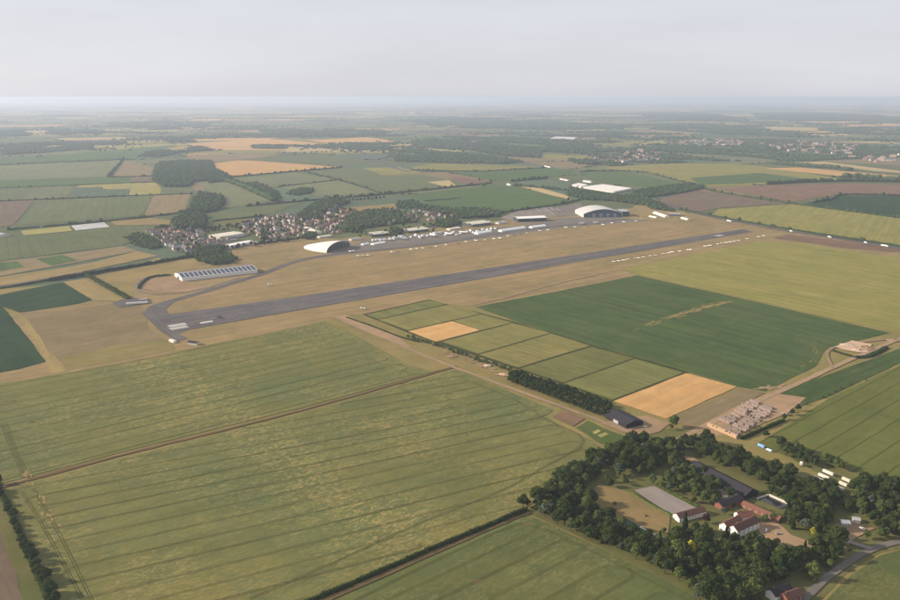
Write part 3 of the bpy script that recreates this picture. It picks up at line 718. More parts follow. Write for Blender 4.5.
# ------------------------------------------------------------------ wheel tracks and bare spots in the near wheat
def scan(poly, d, v):
    """u values where the line v cuts the polygon, in the frame of direction d"""
    n = Vector((-d.y, d.x, 0)); us = []
    for k in range(len(poly)):
        a, b = poly[k], poly[(k + 1) % len(poly)]
        va, vb = a.dot(n), b.dot(n)
        if (va > v) != (vb > v):
            t = (v - va) / (vb - va); us.append(a.lerp(b, t).dot(d))
    return sorted(us)

def tramlines(field, px, rows, inset, space=24.0, hook=True, start=10.0):
    poly = PP(px)
    d = (P(*rows[1]) - P(*rows[0])); d.z = 0; d.normalize()
    n = Vector((-d.y, d.x, 0))
    vs_ = [p.dot(n) for p in poly]
    v = min(vs_) + start; k = 0
    inv = Matrix.LocRotScale(field.location, field.rotation_euler, None).inverted()
    while v < max(vs_) - 6:
        us = scan(poly, d, v)
        for a, b in zip(us[::2], us[1::2]):
            if b - a < 3 * inset: continue
            u0, u1 = a + inset + R.uniform(-3, 3), b - inset + R.uniform(-3, 3)
            base = []
            nseg = max(4, int((u1 - u0) / 18)); ph = R.uniform(0, 6.3)
            for q in range(nseg + 1):
                u = u0 + (u1 - u0) * q / nseg
                base.append(d * u + n * (v + 0.7 * math.sin(u / 70 + ph) + R.uniform(-0.2, 0.2)))
            if hook:
                s = 1 if k % 2 else -1; rad = R.uniform(7, 11)
                c1 = base[-1] + n * s * rad
                tail = [c1 + (-n * s * math.cos(t) + d * math.sin(t)) * rad for t in np.linspace(0.2, 1.5, 6)]
                c0 = base[0] - n * s * rad
                head = [c0 + (n * s * math.cos(t) - d * math.sin(t)) * rad for t in np.linspace(1.5, 0.2, 6)]
                base = head + base + tail
            m = MB()
            wd = R.uniform(0.5, 0.95)
            for off in (-0.95, 0.95):
                vs2, fs2 = ribbon_geo(base, wd, 0.35, off)
                m.add(vs2, [f[::-1] for f in fs2])
            me = m.mesh('tramline', M['tramline'])
            o = link('tramline', me, field, (0, 0, 0.05)); o.matrix_parent_inverse = inv
            o.location.z = field.location.z + 0.06
        v += space * R.uniform(0.97, 1.03); k += 1

UP = [(-25, 388), (67, 373), (167, 355), (200, 347), (300, 327), (325, 321), (352, 334), (385, 352), (408, 365), (432, 372.3), (300, 408.5), (120, 453), (-25, 491)]
LOWP = [(-25, 498), (120, 459), (300, 414), (457, 369.5), (500, 388), (553, 410), (590, 440), (601, 449), (565, 478), (527, 507), (425, 549.5), (300, 604), (235, 630), (70, 630), (55, 602), (30, 545), (8, 494)]
FR = [(260, 632), (330, 602), (426, 556), (526, 514), (600, 548), (700, 600), (745, 630)]
tramlines(wheat_up, UP, ((120, 453), (432, 372.3)), 20, start=12)
tramlines(wheat_low, LOWP, ((0, 560), (527, 445)), 24, start=14)
tramlines(wheat_front, FR, ((330, 602), (526, 514)), 20, start=16)
def headland(field, px, off=0):
    w = smooth_line(PP(px), 14)
    m = MB()
    for o_ in (-0.95, 0.95):
        vs2, fs2 = ribbon_geo(w, 0.75, 0.3, o_)
        m.add(vs2, [f[::-1] for f in fs2])
    o = link('headland_track', m.mesh('headland_track', M['tramline']), field)
    o.matrix_parent_inverse = Matrix.LocRotScale(field.location, field.rotation_euler, None).inverted()
    o.location.z = field.location.z + 0.08
headland(wheat_low, [(22, 492), (45, 530), (72, 580), (88, 612)])
headland(wheat_low, [(34, 489), (58, 532), (82, 580), (98, 614)])
headland(wheat_low, [(470, 381), (520, 403), (546, 420), (584, 441), (540, 470), (500, 492), (420, 524), (330, 565), (250, 600)])
headland(wheat_up, [(2, 425), (14, 455), (24, 478)])
headland(wheat_up, [(6, 424), (18, 455), (29, 477)])
headland(wheat_front, [(350, 604), (436, 561), (520, 524), (545, 530), (600, 556), (690, 602)])
def bare_spot(field, x, y, rx, ry):
    c = P(x, y)
    vs = []
    for a in range(11):
        t = 2 * math.pi * a / 11; k = R.uniform(0.6, 1.15)
        vs.append((c.x + rx * k * math.cos(t), c.y + ry * k * math.sin(t), 0))
    o = link('bare_spot', mesh_py('bare_spot', vs, [tuple(range(11))], M['dark_dirt']), field)
    o.matrix_parent_inverse = Matrix.LocRotScale(field.location, field.rotation_euler, None).inverted()
    o.location.z = field.location.z + 0.1
for x, y in ((50, 444.5), (32, 423), (163, 418.5), (15, 401.5), (32, 422.5), (117, 381), (265, 371), (290, 387), (210, 383)):
    bare_spot(wheat_up, x, y, 2.2, 2.6)
for x, y in ((368, 429), (415, 453), (467, 435), (466, 480.5)):
    bare_spot(wheat_low, x, y, 2.0, 2.4)
for x, y in ((526, 525), (480, 582)): bare_spot(wheat_front, x, y, 4.0, 3.0)

# ------------------------------------------------------------------ runway paint
def runway_frame():
    a, b = P(173, 328.5), P(748, 230.7)
    d = (b - a); L = d.length; d.normalize()
    return a, d, Vector((-d.y, d.x, 0)), L
RW_A, RW_D, RW_N, RW_L = runway_frame()
rw = bpy.data.objects['runway']
def mark(name, u0, u1, v0, v1, mat='paint', z=None):
    vs = [RW_A + RW_D * u0 + RW_N * v0, RW_A + RW_D * u1 + RW_N * v0, RW_A + RW_D * u1 + RW_N * v1, RW_A + RW_D * u0 + RW_N * v1]
    o = link(name, mesh_py(name, vs, [(0, 1, 2, 3)], M[mat]), rw)
    o.matrix_parent_inverse = Matrix.LocRotScale(rw.location, rw.rotation_euler, None).inverted()
    MARK_N[0] += 1
    o.location.z = rw.location.z + 0.03 + 0.001 * MARK_N[0]
    return o
MARK_N = [0]
for k in range(4): mark('threshold_stripe', -6, 22, -10 + k * 3.6, -7.8 + k * 3.6)
for k in range(4): mark('threshold_stripe', -2, 26, 7 + k * 3.6, 9.2 + k * 3.6)
mark('touchdown_block', 45, 66, -2, 6)
mark('edge_line', 30, RW_L - 160, 15.0, 16.2, 'concrete')
mark('edge_line', 30, RW_L - 60, -13.6, -12.6, 'concrete')
for k in range(20): mark('centre_dash', 110 + k * 62, 140 + k * 62, 0.6, 1.5, 'concrete')
for k in range(4): mark('threshold_stripe', RW_L - 150, RW_L - 122, -9 + k * 4.6, -6.6 + k * 4.6)

# ------------------------------------------------------------------ trees
def leaf_quads(c, nrm, size, rng):
    """one small quad per point, facing roughly along nrm"""
    n = len(c)
    nrm = nrm + rng.normal(0, 0.55, (n, 3)); nrm /= np.linalg.norm(nrm, axis=1)[:, None] + 1e-9
    t = np.cross(nrm, rng.normal(0, 1, (n, 3))); t /= np.linalg.norm(t, axis=1)[:, None] + 1e-9
    b = np.cross(nrm, t)
    s = (size * rng.uniform(0.6, 1.25, n))[:, None]; s2 = s * rng.uniform(0.55, 0.95, (n, 1))
    v = np.stack([c - t * s - b * s2 * 0.4, c + t * s * 0.3 - b * s2, c + t * s + b * s2 * 0.3, c - t * s * 0.2 + b * s2], 1)
    f = np.arange(n * 4).reshape(n, 4)
    return v.reshape(-1, 3), f

ICO_V = None
def ico():
    global ICO_V
    if ICO_V is None:
        t = (1 + 5 ** 0.5) / 2
        v = np.array([(-1, t, 0), (1, t, 0), (-1, -t, 0), (1, -t, 0), (0, -1, t), (0, 1, t), (0, -1, -t), (0, 1, -t), (t, 0, -1), (t, 0, 1), (-t, 0, -1), (-t, 0, 1)], float)
        v /= np.linalg.norm(v, axis=1)[:, None]
        f = np.array([(0, 11, 5), (0, 5, 1), (0, 1, 7), (0, 7, 10), (0, 10, 11), (1, 5, 9), (5, 11, 4), (11, 10, 2), (10, 7, 6), (7, 1, 8), (3, 9, 4), (3, 4, 2), (3, 2, 6), (3, 6, 8), (3, 8, 9), (4, 9, 5), (2, 4, 11), (6, 2, 10), (8, 6, 7), (9, 8, 1)])
        ICO_V = (v, f)
    return ICO_V

def blobs_mesh(name, centres, rx, rz, mat, rng, jit=0.25):
    """rough faceted tree crowns, one mesh"""
    v, f = ico(); n = len(centres)
    centres = np.asarray(centres, float)
    j = 1 + rng.uniform(-jit, jit, (n, 12, 1))
    vs = v[None] * j * np.stack([rx, rx, rz], 1)[:, None, :] + centres[:, None, :]
    fs = f[None] + (np.arange(n) * 12)[:, None, None]
    return mesh_np(name, vs.reshape(-1, 3), fs.reshape(-1, 3), 3, [mat])

def crown_mesh(name, mat, seed, w, h, n=620, lobes=9, leaf=0.75, kind='round', base=1.6):
    """crown of leaf clumps over several lobes; local base of trunk at z=0"""
    rng = np.random.default_rng(seed)
    C, Nn = [], []
    if kind == 'cone':
        z = rng.random(n) ** 1.3
        a = rng.uniform(0, 2 * math.pi, n)
        r = w / 2 * (1 - z) ** 0.75 * (0.75 + 0.25 * rng.random(n)) + 0.15
        c = np.stack([r * np.cos(a), r * np.sin(a), base + z * (h - base)], 1)
        nr = np.stack([np.cos(a), np.sin(a), np.full(n, 0.45)], 1)
    else:
        cen = []
        for k in range(lobes):
            a = 2 * math.pi * k / (lobes - 2) + rng.uniform(-0.5, 0.5)
            if k < lobes - 2:
                rr = w * rng.uniform(0.20, 0.31); zz = base + (h - base) * rng.uniform(0.30, 0.62)
            else:
                rr = w * rng.uniform(0.0, 0.12); zz = base + (h - base) * rng.uniform(0.64, 0.78)
            cen.append((rr * math.cos(a), rr * math.sin(a), zz, w * rng.uniform(0.19, 0.28), (h - base) * rng.uniform(0.20, 0.29)))
        cen = np.array(cen)
        which = rng.integers(0, lobes, n)
        d = rng.normal(0, 1, (n, 3)); d /= np.linalg.norm(d, axis=1)[:, None]
        d[:, 2] = np.where(d[:, 2] < -0.35, -d[:, 2], d[:, 2])
        rad = rng.uniform(0.72, 1.08, n)[:, None]
        sc = np.stack([cen[which, 3], cen[which, 3], cen[which, 4]], 1)
        c = cen[which, :3] + d * sc * rad
        nr = d + np.array([0, 0, 0.25])
    v, f = leaf_quads(c, nr, np.full(n, leaf), rng)
    # dark inner boughs that keep the crown from being see-through
    iv, if_ = ico()
    tri_v, tri_f = [], []
    if kind == 'cone':
        inner = [(0, 0, base + (h - base) * t, w * 0.36 * (1 - t) ** 0.8, (h - base) * 0.2) for t in (0.12, 0.35, 0.6)]
    else:
        inner = [(x, y, z, r * 0.78, q * 0.78) for x, y, z, r, q in cen] + [(0, 0, base + (h - base) * 0.45, w * 0.26, (h - base) * 0.3)]
    fq = f.tolist(); vq = v.tolist(); o = len(vq)
    for x, y, z, r, q in inner:
        jj = 1 + rng.uniform(-0.2, 0.2, (12, 1))
        vq += (iv * jj * np.array([r, r, q]) + np.array([x, y, z])).tolist()
        fq += [tuple(int(a) + o for a in t) for t in if_]; o += 12
    me = bpy.data.meshes.new(name)
    me.from_pydata(vq, [], fq); me.materials.append(M[mat]); me.update()
    return me

def trunk_mesh(seed, w, h):
    rng = random.Random(seed); m = MB()
    th = h * 0.45; r = max(0.16, w * 0.03)
    m.tube([(0, 0, -0.2), (0.05, 0, 0.3), (rng.uniform(-.15, .15), rng.uniform(-.15, .15), th * 0.6), (0, 0, th)], [r * 1.6, r * 1.1, r * 0.8, r * 0.45], 7)
    for k in range(4):
        a = k * 1.6 + rng.uniform(-.4, .4); z = th * rng.uniform(0.5, 0.85)
        e = w * 0.28
        m.tube([(0, 0, z), (math.cos(a) * e * 0.5, math.sin(a) * e * 0.5, z + h * 0.09), (math.cos(a) * e, math.sin(a) * e, z + h * 0.2)], [r * 0.5, r * 0.35, r * 0.12], 5)
    return m.mesh('trunk', M['bark'])

TREE = {}
def tree_kind(key, mat, w, h, n, count, kind='round', leaf=0.75, base=1.6):
    TREE[key] = [(crown_mesh('crown', mat, hash((key, k)) % 9999 if False else sum(map(ord, key)) * 31 + k, w * (0.9 + 0.06 * k), h * (0.92 + 0.05 * k), n, 8 + k % 3, leaf, kind, base),
                  trunk_mesh(sum(map(ord, key)) + k, w, h)) for k in range(count)]
tree_kind('oak', 'leaf', 10.5, 11.5, 900, 6, 'round', 0.6)
tree_kind('ash', 'leaf_light', 8.5, 11, 720, 4, 'round', 0.55)
tree_kind('willow', 'leaf_grey', 8.5, 9, 480, 2)
tree_kind('gold_tree', 'leaf_yellow', 6.5, 7, 380, 1)
tree_kind('conifer', 'leaf_conifer', 5.0, 13, 420, 2, 'cone', 0.7, 0.6)
tree_kind('copper', 'leaf_copper', 8, 9.5, 460, 1)
tree_kind('shrub', 'leaf_light', 4.2, 3.6, 260, 2, 'round', 0.5, 0.2)
tree_kind('hedge_tree', 'leaf_hedge', 7.0, 8.5, 430, 3, 'round', 0.7, 0.7)

def plant(key, pos, label, group, scale=1.0, name='broadleaf_tree', cat='tree'):
    cm, tm = R.choice(TREE[key])
    if group and key in TONE and 'dark' not in label: label = TONE[key] + ' ' + label
    root = empty(name, (pos.x, pos.y, 0.04), R.uniform(0, 6.28))
    root.scale = (scale * R.uniform(0.9, 1.1), scale * R.uniform(0.9, 1.1), scale * R.uniform(0.85, 1.15))
    tag(root, label, cat, group)
    link('trunk', tm, root); link('crown', cm, root)
    return root

TONE = {'oak': 'dark green', 'ash': 'light green', 'willow': 'grey green', 'conifer': 'pointed dark'}
AVOID = []     # world polygons where no tree stands
def scatter(poly_px, spacing, jitter=0.42, avoid=True, margin=0):
    poly = [(v.x, v.y) for v in PP(poly_px)]
    xs = [a for a, _ in poly]; ys = [b for _, b in poly]
    out = []
    y = min(ys); row = 0
    while y < max(ys):
        x = min(xs) + (row % 2) * spacing / 2
        while x < max(xs):
            px_, py_ = x + R.uniform(-jitter, jitter) * spacing, y + R.uniform(-jitter, jitter) * spacing
            if inside(px_, py_, poly) and not (avoid and any(inside(px_, py_, a) for a in AVOID)): out.append(Vector((px_, py_, 0)))
            x += spacing
        y += spacing * 0.87; row += 1
    return out

def grow(poly, px_list):  pass

def add_avoid(px_pts, g=1.0):
    w = PP(px_pts); _, c = poly_area_centroid(w)
    AVOID.append([((p.x - c.x) * g + c.x, (p.y - c.y) * g + c.y) for p in w])
for pts in ([(584, 493), (600, 487), (634, 494), (670, 517), (668, 532), (634, 524), (600, 514)], [(634, 491), (654, 486.5), (697, 509), (676, 519)],
            [(614, 524), (626, 520), (656, 537), (643, 541)], [(672, 455), (694, 458), (704, 466), (688, 468)], [(688, 463), (699, 458), (762, 488), (752, 503), (724, 512), (714, 500), (738, 496)],
            [(757, 499), (768, 496.5), (792, 506), (782, 511)], [(714, 512), (740, 500), (782, 519), (776, 524), (762, 534), (730, 540), (712, 532)],
            [(672, 514), (700, 506), (712, 516), (684, 530)], [(752, 523), (776, 522), (792, 536), (812, 543), (812, 549), (785, 546), (764, 538)],
            [(824, 528), (845, 518), (876, 527), (856, 540), (848, 546), (832, 536)], [(810, 470), (822, 466), (856, 478), (848, 494), (830, 490)],
            [(800, 606), (820, 582), (848, 561), (872, 548), (905, 539), (960, 534), (960, 560), (880, 556), (846, 576), (812, 612)],
            [(766, 606), (766, 588), (790, 582), (806, 590), (806, 606)],
            [(600, 423), (645, 414), (672, 424), (660, 434), (640, 439), (618, 431)], [(640, 436), (690, 430), (700, 436), (690, 444), (660, 446)]): add_avoid(pts, 1.1)

SPECIAL = ((691, 556), (813, 536), (706, 523), (757, 558), (767, 560), (724, 515), (793, 529))
for x, y in SPECIAL:
    c = P(x, y)
    if (x, y) in ((691, 556), (813, 536)): AVOID.append([(c.x - 7, c.y - 22), (c.x + 7, c.y - 22), (c.x + 7, c.y + 6), (c.x - 7, c.y + 6)])
    AVOID.append([(c.x + 6.5 * math.cos(a), c.y - 2.5 + (7.5 if math.sin(a) > 0 else 10) * math.sin(a)) for a in np.linspace(0, 2 * math.pi, 10)[:-1]])
belts = [
 ('broadleaf tree in the belt between the foreground wheat and the paddock', 'trees in the belt between wheat and paddock', 9.0,
  [(522, 508), (545, 490), (563, 477), (600, 456), (626, 461), (600, 478), (585, 488), (583, 500), (612, 519), (640, 542), (650, 552), (640, 562), (600, 545), (560, 526)], 1.0, 'dark'),
 ('broadleaf tree in the wood between the black barn and the paddock', 'trees in the wood below the black barn', 9.0,
  [(600, 456), (622, 446), (640, 441), (655, 447), (680, 447), (690, 456), (672, 456), (690, 470), (650, 470), (626, 477), (610, 478), (626, 462)], 1.05, 'dark'),
 ('broadleaf tree in the belt behind the long black barn', 'trees behind the long black barn', 8.6,
  [(650, 432), (670, 424), (690, 437), (712, 447), (750, 463), (800, 484), (828, 494), (840, 505), (822, 512), (796, 500), (764, 486), (730, 470), (700, 458), (682, 447)], 1.0, 'dark'),
 ('garden tree between the riding arena and the long black barn', 'trees beside the riding arena', 7.8,
  [(656, 474), (688, 471), (708, 481), (722, 494), (716, 508), (702, 505), (672, 488)], 0.8, 'light'),
 ('broadleaf tree in the wood below the tennis court and white gabled house', 'trees in the wood in front of the house', 9.2,
  [(650, 552), (656, 542), (682, 532), (715, 540), (760, 542), (792, 553), (806, 570), (790, 584), (764, 590), (762, 606), (705, 606), (670, 578), (640, 562)], 1.05, 'mixed'),
 ('garden tree between the pond and the sandy yard', 'trees right of the pond', 8.8,
  [(782, 511), (795, 503), (826, 513), (838, 526), (842, 548), (826, 562), (806, 568), (790, 552), (812, 549), (800, 536), (782, 528)], 1.0, 'mixed'),
 ('broadleaf tree in the wood at the right edge beyond the sandy yard', 'trees at the right edge', 9.4,
  [(846, 496), (858, 490), (882, 484), (960, 495), (960, 532), (905, 538), (880, 540), (870, 524), (852, 512)], 1.1, 'dark'),
 ('hedgerow tree beside the white trailers below the striped field', 'hedgerow trees above the white trailers', 7.2,
  [(774, 449), (782, 446), (806, 455), (838, 466), (846, 476), (820, 469), (790, 459)], 0.8, 'dark'),
 ('young tree along the lane near the bottom right corner', 'trees along the lane', 9.0,
  [(806, 570), (836, 560), (846, 552), (846, 561), (822, 578), (806, 592)], 0.9, 'mixed'),
]
belt_trees = []
for lab, grp, sp, poly, sc, mixk in belts:
    for p in scatter(poly, sp * 0.93):
        r = R.random()
        if mixk == 'light': key = 'ash' if r < 0.6 else 'oak' if r < 0.85 else 'willow'
        elif mixk == 'mixed': key = 'oak' if r < 0.60 else 'ash' if r < 0.86 else 'willow' if r < 0.94 else 'conifer'
        else: key = 'oak' if r < 0.68 else 'ash' if r < 0.92 else 'willow'
        belt_trees.append((p.length + 400 * max(0.0, p.x / p.y - 0.56), key, p, lab, grp, sc * 1.1 * R.uniform(0.55, 1.3)))
for p in scatter([(590, 486), (640, 470), (690, 466), (760, 486), (850, 505), (870, 545), (810, 590), (760, 560), (690, 545), (640, 548)], 14.5):
    r = R.random()
    belt_trees.append((p.length, 'ash' if r < 0.42 else 'oak' if r < 0.72 else 'willow' if r < 0.8 else 'shrub', p, 'garden tree or bush standing among the farmstead buildings', 'garden trees among the farm buildings', R.uniform(0.5, 0.95)))
belt_trees.sort(key=lambda t: t[0])
for _, key, p, lab, grp, sc in belt_trees[:285]: plant(key, p, lab, grp, sc)
def tree_mass(items):
    """the smallest trees of the belts, joined"""
    for mat_key in sorted({k for _, k, *_ in items}):
        V, Fq, o = [], [], 0
        for _, key, p, lab, grp, sc in items:
            if key != mat_key: continue
            me = R.choice(TREE[key])[0]
            v = np.empty(len(me.vertices) * 3, np.float32); me.vertices.foreach_get('co', v); v = v.reshape(-1, 3) * sc
            a = R.uniform(0, 6.28); ca, sa = math.cos(a), math.sin(a)
            v = np.stack([v[:, 0] * ca - v[:, 1] * sa + p.x, v[:, 0] * sa + v[:, 1] * ca + p.y, v[:, 2]], 1)
            V.append(v); Fq += [tuple(i + o for i in q.vertices) for q in me.polygons]; o += len(v)
        me = bpy.data.meshes.new('tree_belt'); me.from_pydata(np.concatenate(V).tolist(), [], Fq)
        me.materials.append(TREE[mat_key][0][0].materials[0]); me.update()
        tag(link('tree_belt', me), 'farther trees of the belts round the farmstead', None, None, 'stuff')
if len(belt_trees) > 285: tree_mass(belt_trees[285:])
print('BELT TREES', len(belt_trees))
for x, y, key, sc, lab, nm in ((691, 556, 'gold_tree', 1.9, 'bright yellow green tree in the dark wood below the stable', 'golden_tree'), (813, 536, 'gold_tree', 1.1, 'small bright yellow tree beside the sandy yard', 'golden_tree'),
                           (706, 523, 'copper', 0.95, 'dark copper tree between the stable and the white gabled house', 'copper_tree'), (757, 558, 'conifer', 1.05, 'dark pointed conifer below the white gabled house, left of a pair', 'conifer_tree'),
                           (767, 560, 'conifer', 1.0, 'dark pointed conifer below the white gabled house, right of a pair', 'conifer_tree'), (724, 515, 'willow', 0.85, 'pale grey green tree behind the white gabled house', 'willow_tree'),
                           (793, 529, 'conifer', 0.85, 'dark conifer at the end of the sandy drive', 'conifer_tree'), (700, 548, 'ash', 0.9, 'light green tree in front of the red roofed stable', 'broadleaf_tree'),
                           (765, 522, 'ash', 0.7, 'light green garden tree behind the brick wing of the house', 'broadleaf_tree'), (772, 520, 'ash', 0.65, 'light green garden tree at the end of the red outbuilding', 'broadleaf_tree'),
                           (615, 505, 'shrub', 0.8, 'small dark shrub standing in the dry paddock, left of two', 'shrub'), (646, 517, 'shrub', 0.7, 'small dark shrub standing in the dry paddock, right of two', 'shrub')):
    plant(key, P(x, y), lab, None, sc, nm, 'shrub' if nm == 'shrub' else 'tree')
# tree row along the farm track
rows = [((510, 382), (604, 417.5), 4.8, 1.15), ((508, 376.5), (610, 413), 4.8, 1.3), ((516, 375.5), (612, 408.5), 5.0, 1.15)]
for a, b, sp, sc in rows:
    A, B = P(*a), P(*b); n = int((B - A).length / sp)
    for k in range(n):
        p = A.lerp(B, (k + 0.5) / n) + Vector((R.uniform(-1.4, 1.4), R.uniform(-1.4, 1.4), 0))
        plant('hedge_tree', p, 'dark tree in the thick row between farm track and crop plots', 'tree row along the farm track', sc * R.uniform(0.8, 1.15), 'row_tree')
for k in range(60):
    t = R.random(); p = P(408 + t * 108, 337 + t * 36) + Vector((R.uniform(-2.5, 2.5), R.uniform(-4, 4), 0))
    plant('shrub', p, 'low green bush in the scrubby line at the upper farm track', 'bushes along the upper farm track', R.uniform(0.8, 1.7), 'bush', 'bush')
for k, (x, y, s) in enumerate(((766, 437, 1.0), (784, 420, 1.0), (792, 415, 0.9), (798, 411, 0.9), (806, 405, 0.8), (823, 398, 0.7), (829, 395, 0.7), (835, 392, 0.65), (841, 389, 0.7), (850, 385, 0.6), (866, 381, 0.5))):
    plant('hedge_tree' if k < 4 else 'shrub', P(x, y), 'small tree or bush on the margin between the narrow dark field and striped wheat', 'bushes on the margin of the striped wheat', s if k < 4 else s * 1.3, 'bush', 'bush')

for k in range(20):
    t = (k + R.uniform(-.3, .3)) / 19; p = P(-4 + 58 * t, 486 + 122 * t) + Vector((R.uniform(-1.5, 1.5), R.uniform(-2, 2), 0))
    plant('oak', p, 'round tree in the hedge line at the bottom left corner', 'trees in the bottom left hedge line', R.uniform(0.6, 0.95), 'round_tree')
# ------------------------------------------------------------------ hedges (one thing each)
def hedge(px, h, w, label, leaf=0.6, dens=9.0, mat='leaf_hedge', gaps=0.0, name='hedge', trees=0.0):
    pts = smooth_line(PP(px), 6.0)
    c0 = pts[len(pts) // 2]
    rng = np.random.default_rng(int(abs(px[0][0] * 13 + px[0][1] * 7)) + 5)
    dist = c0.length
    leaf = max(leaf, dist / 2300.0); dens = dens * (0.6 / leaf) ** 2 if leaf > 0.6 else dens
    dens = max(dens, 1.2)
    C, Nn = [], []; iv, if_ = ico(); bc, br, bz = [], [], []
    prof_ph = rng.uniform(0, 6.28)
    for k in range(len(pts) - 1):
        a, b = pts[k], pts[k + 1]; L = (b - a).length
        if L < 0.01: continue
        d = (b - a) / L; n = Vector((-d.y, d.x, 0))
        if rng.random() < gaps: continue
        hh = h * (0.85 + 0.22 * math.sin(k * 0.9 + prof_ph) * rng.random() + 0.25 * rng.random())
        ww = w * rng.uniform(0.8, 1.15)
        if rng.random() < trees: hh *= rng.uniform(1.7, 2.6); ww *= rng.uniform(1.4, 2.0)
        m = max(2, int(L * dens))
        u = rng.uniform(0, L, m); th = rng.uniform(0, math.pi, m); rad = rng.uniform(0.8, 1.12, m)
        y = np.cos(th) * ww / 2 * rad; z = np.abs(np.sin(th)) ** 0.7 * hh * rad
        C.append(np.stack([a.x + d.x * u + n.x * y, a.y + d.y * u + n.y * y, z], 1))
        Nn.append(np.stack([n.x * np.cos(th), n.y * np.cos(th), np.sin(th) + 0.2], 1))
        for q in range(max(2, int(L / (w * 0.5)))):
            t = (q + 0.5) / max(2, int(L / (w * 0.5))); p = a.lerp(b, t)
            bc.append((p.x, p.y, hh * 0.40)); br.append(max(ww * 0.46, L * 0.3)); bz.append(hh * 0.5)
    C = np.concatenate(C); Nn = np.concatenate(Nn)
    off = np.array([c0.x, c0.y, 0])
    v, f = leaf_quads(C - off, Nn, np.full(len(C), leaf), rng)
    br = np.array(br); bz = np.array(bz); nb = len(bc)
    j = 1 + rng.uniform(-0.2, 0.2, (nb, 12, 1))
    bv = iv[None] * j * np.stack([br, br, bz], 1)[:, None, :] + (np.array(bc) - off)[:, None, :]
    # triangles as quads with a repeated corner are avoided: two meshes joined by python lists
    vq = np.concatenate([v, bv.reshape(-1, 3)]); fb = if_[None] + (np.arange(nb) * 12)[:, None, None] + len(v)
    me = bpy.data.meshes.new('hedge')
    nq, nt_ = len(f), nb * 20
    me.vertices.add(len(vq)); me.vertices.foreach_set('co', vq.astype(np.float32).ravel())
    li = np.concatenate([f.ravel(), fb.ravel()]).astype(np.int32)
    me.loops.add(len(li)); me.loops.foreach_set('vertex_index', li)
    me.polygons.add(nq + nt_)
    me.polygons.foreach_set('loop_start', np.concatenate([np.arange(nq) * 4, nq * 4 + np.arange(nt_) * 3]).astype(np.int32))
    me.polygons.foreach_set('loop_total', np.concatenate([np.full(nq, 4), np.full(nt_, 3)]).astype(np.int32))
    me.materials.append(M[mat]); me.update(calc_edges=True)
    o = link(name, me, None, (c0.x, c0.y, 0.03))
    tag(o, label, 'hedge')
    return o

hedge([(304, 605), (370, 577), (425, 553), (480, 530), (527, 510.5)], 3.8, 4.2, 'dark hedge between the two wheat fields at the bottom', 0.5, 14)
strip('dirt_strip', [(322, 604), (428, 557), (480, 534), (530, 513)], 3.2, 'dark_dirt', 7, 'brown earth strip along the lower side of the dark hedge', 0.3)
hedge([(346, 317.5), (372, 326.5), (398, 336.5), (420, 342.5)], 1.8, 3.0, 'low dark weedy bank beside the stony head of the farm track', 0.6, 8)
hedge([(-6, 482), (8, 508), (22, 540), (36, 572), (54, 612)], 4.0, 5.0, 'tall leafy hedge in the bottom left corner', 0.7, 18, 'leaf')
hedge([(50, 281), (100, 273), (150, 264.5), (193, 257)], 7.5, 9, 'tall dark clipped hedge beside the main road at left', 0.8, 14, 'leaf_conifer')
hedge([(86, 275.5), (98, 282), (112, 290), (128, 299)], 6.5, 10, 'bushy hedge running down from the main road at left', 0.8, 14, 'leaf')
hedge([(0, 289), (30, 284), (50, 280.5)], 3.0, 4, 'low hedge beside the main road at the left edge', 0.8, 8)
hedge([(139, 289), (143, 283), (152, 277.5), (170, 275.5)], 4, 6, 'curved hedge round the sandy vehicle yard', 0.8, 9)
hedge([(740, 440), (752, 435), (770, 427), (784, 421)], 3.5, 4, 'dark hedge along the right side of the stacked crates', 0.55, 14)
hedge([(633, 494), (650, 504.5), (664, 512), (676, 519.5)], 1.6, 1.6, 'low green hedge along the near side of the riding arena', 0.45, 14, 'leaf_light')
hedge([(656, 486), (676, 496), (698, 508)], 3.0, 5.0, 'leafy green hedge along the far side of the riding arena', 0.6, 14, 'leaf_light')
hedge([(744, 499), (756, 494), (772, 493.5), (796, 503)], 2.6, 3.0, 'clipped green hedge around the pond', 0.5, 14, 'leaf_light')
hedge([(752, 506), (768, 511), (784, 518.5)], 1.8, 4.0, 'green garden hedge between the pond and the red outbuilding', 0.5, 12, 'leaf_light')
hedge([(855, 358), (868, 357), (880, 352), (886, 348)], 3.2, 9, 'dark scrub hedge below the rubble heap', 0.7, 12)
hedge([(833, 351), (842, 354), (856, 358)], 2.2, 5, 'dark weedy bank left of the rubble heap', 0.6, 10)
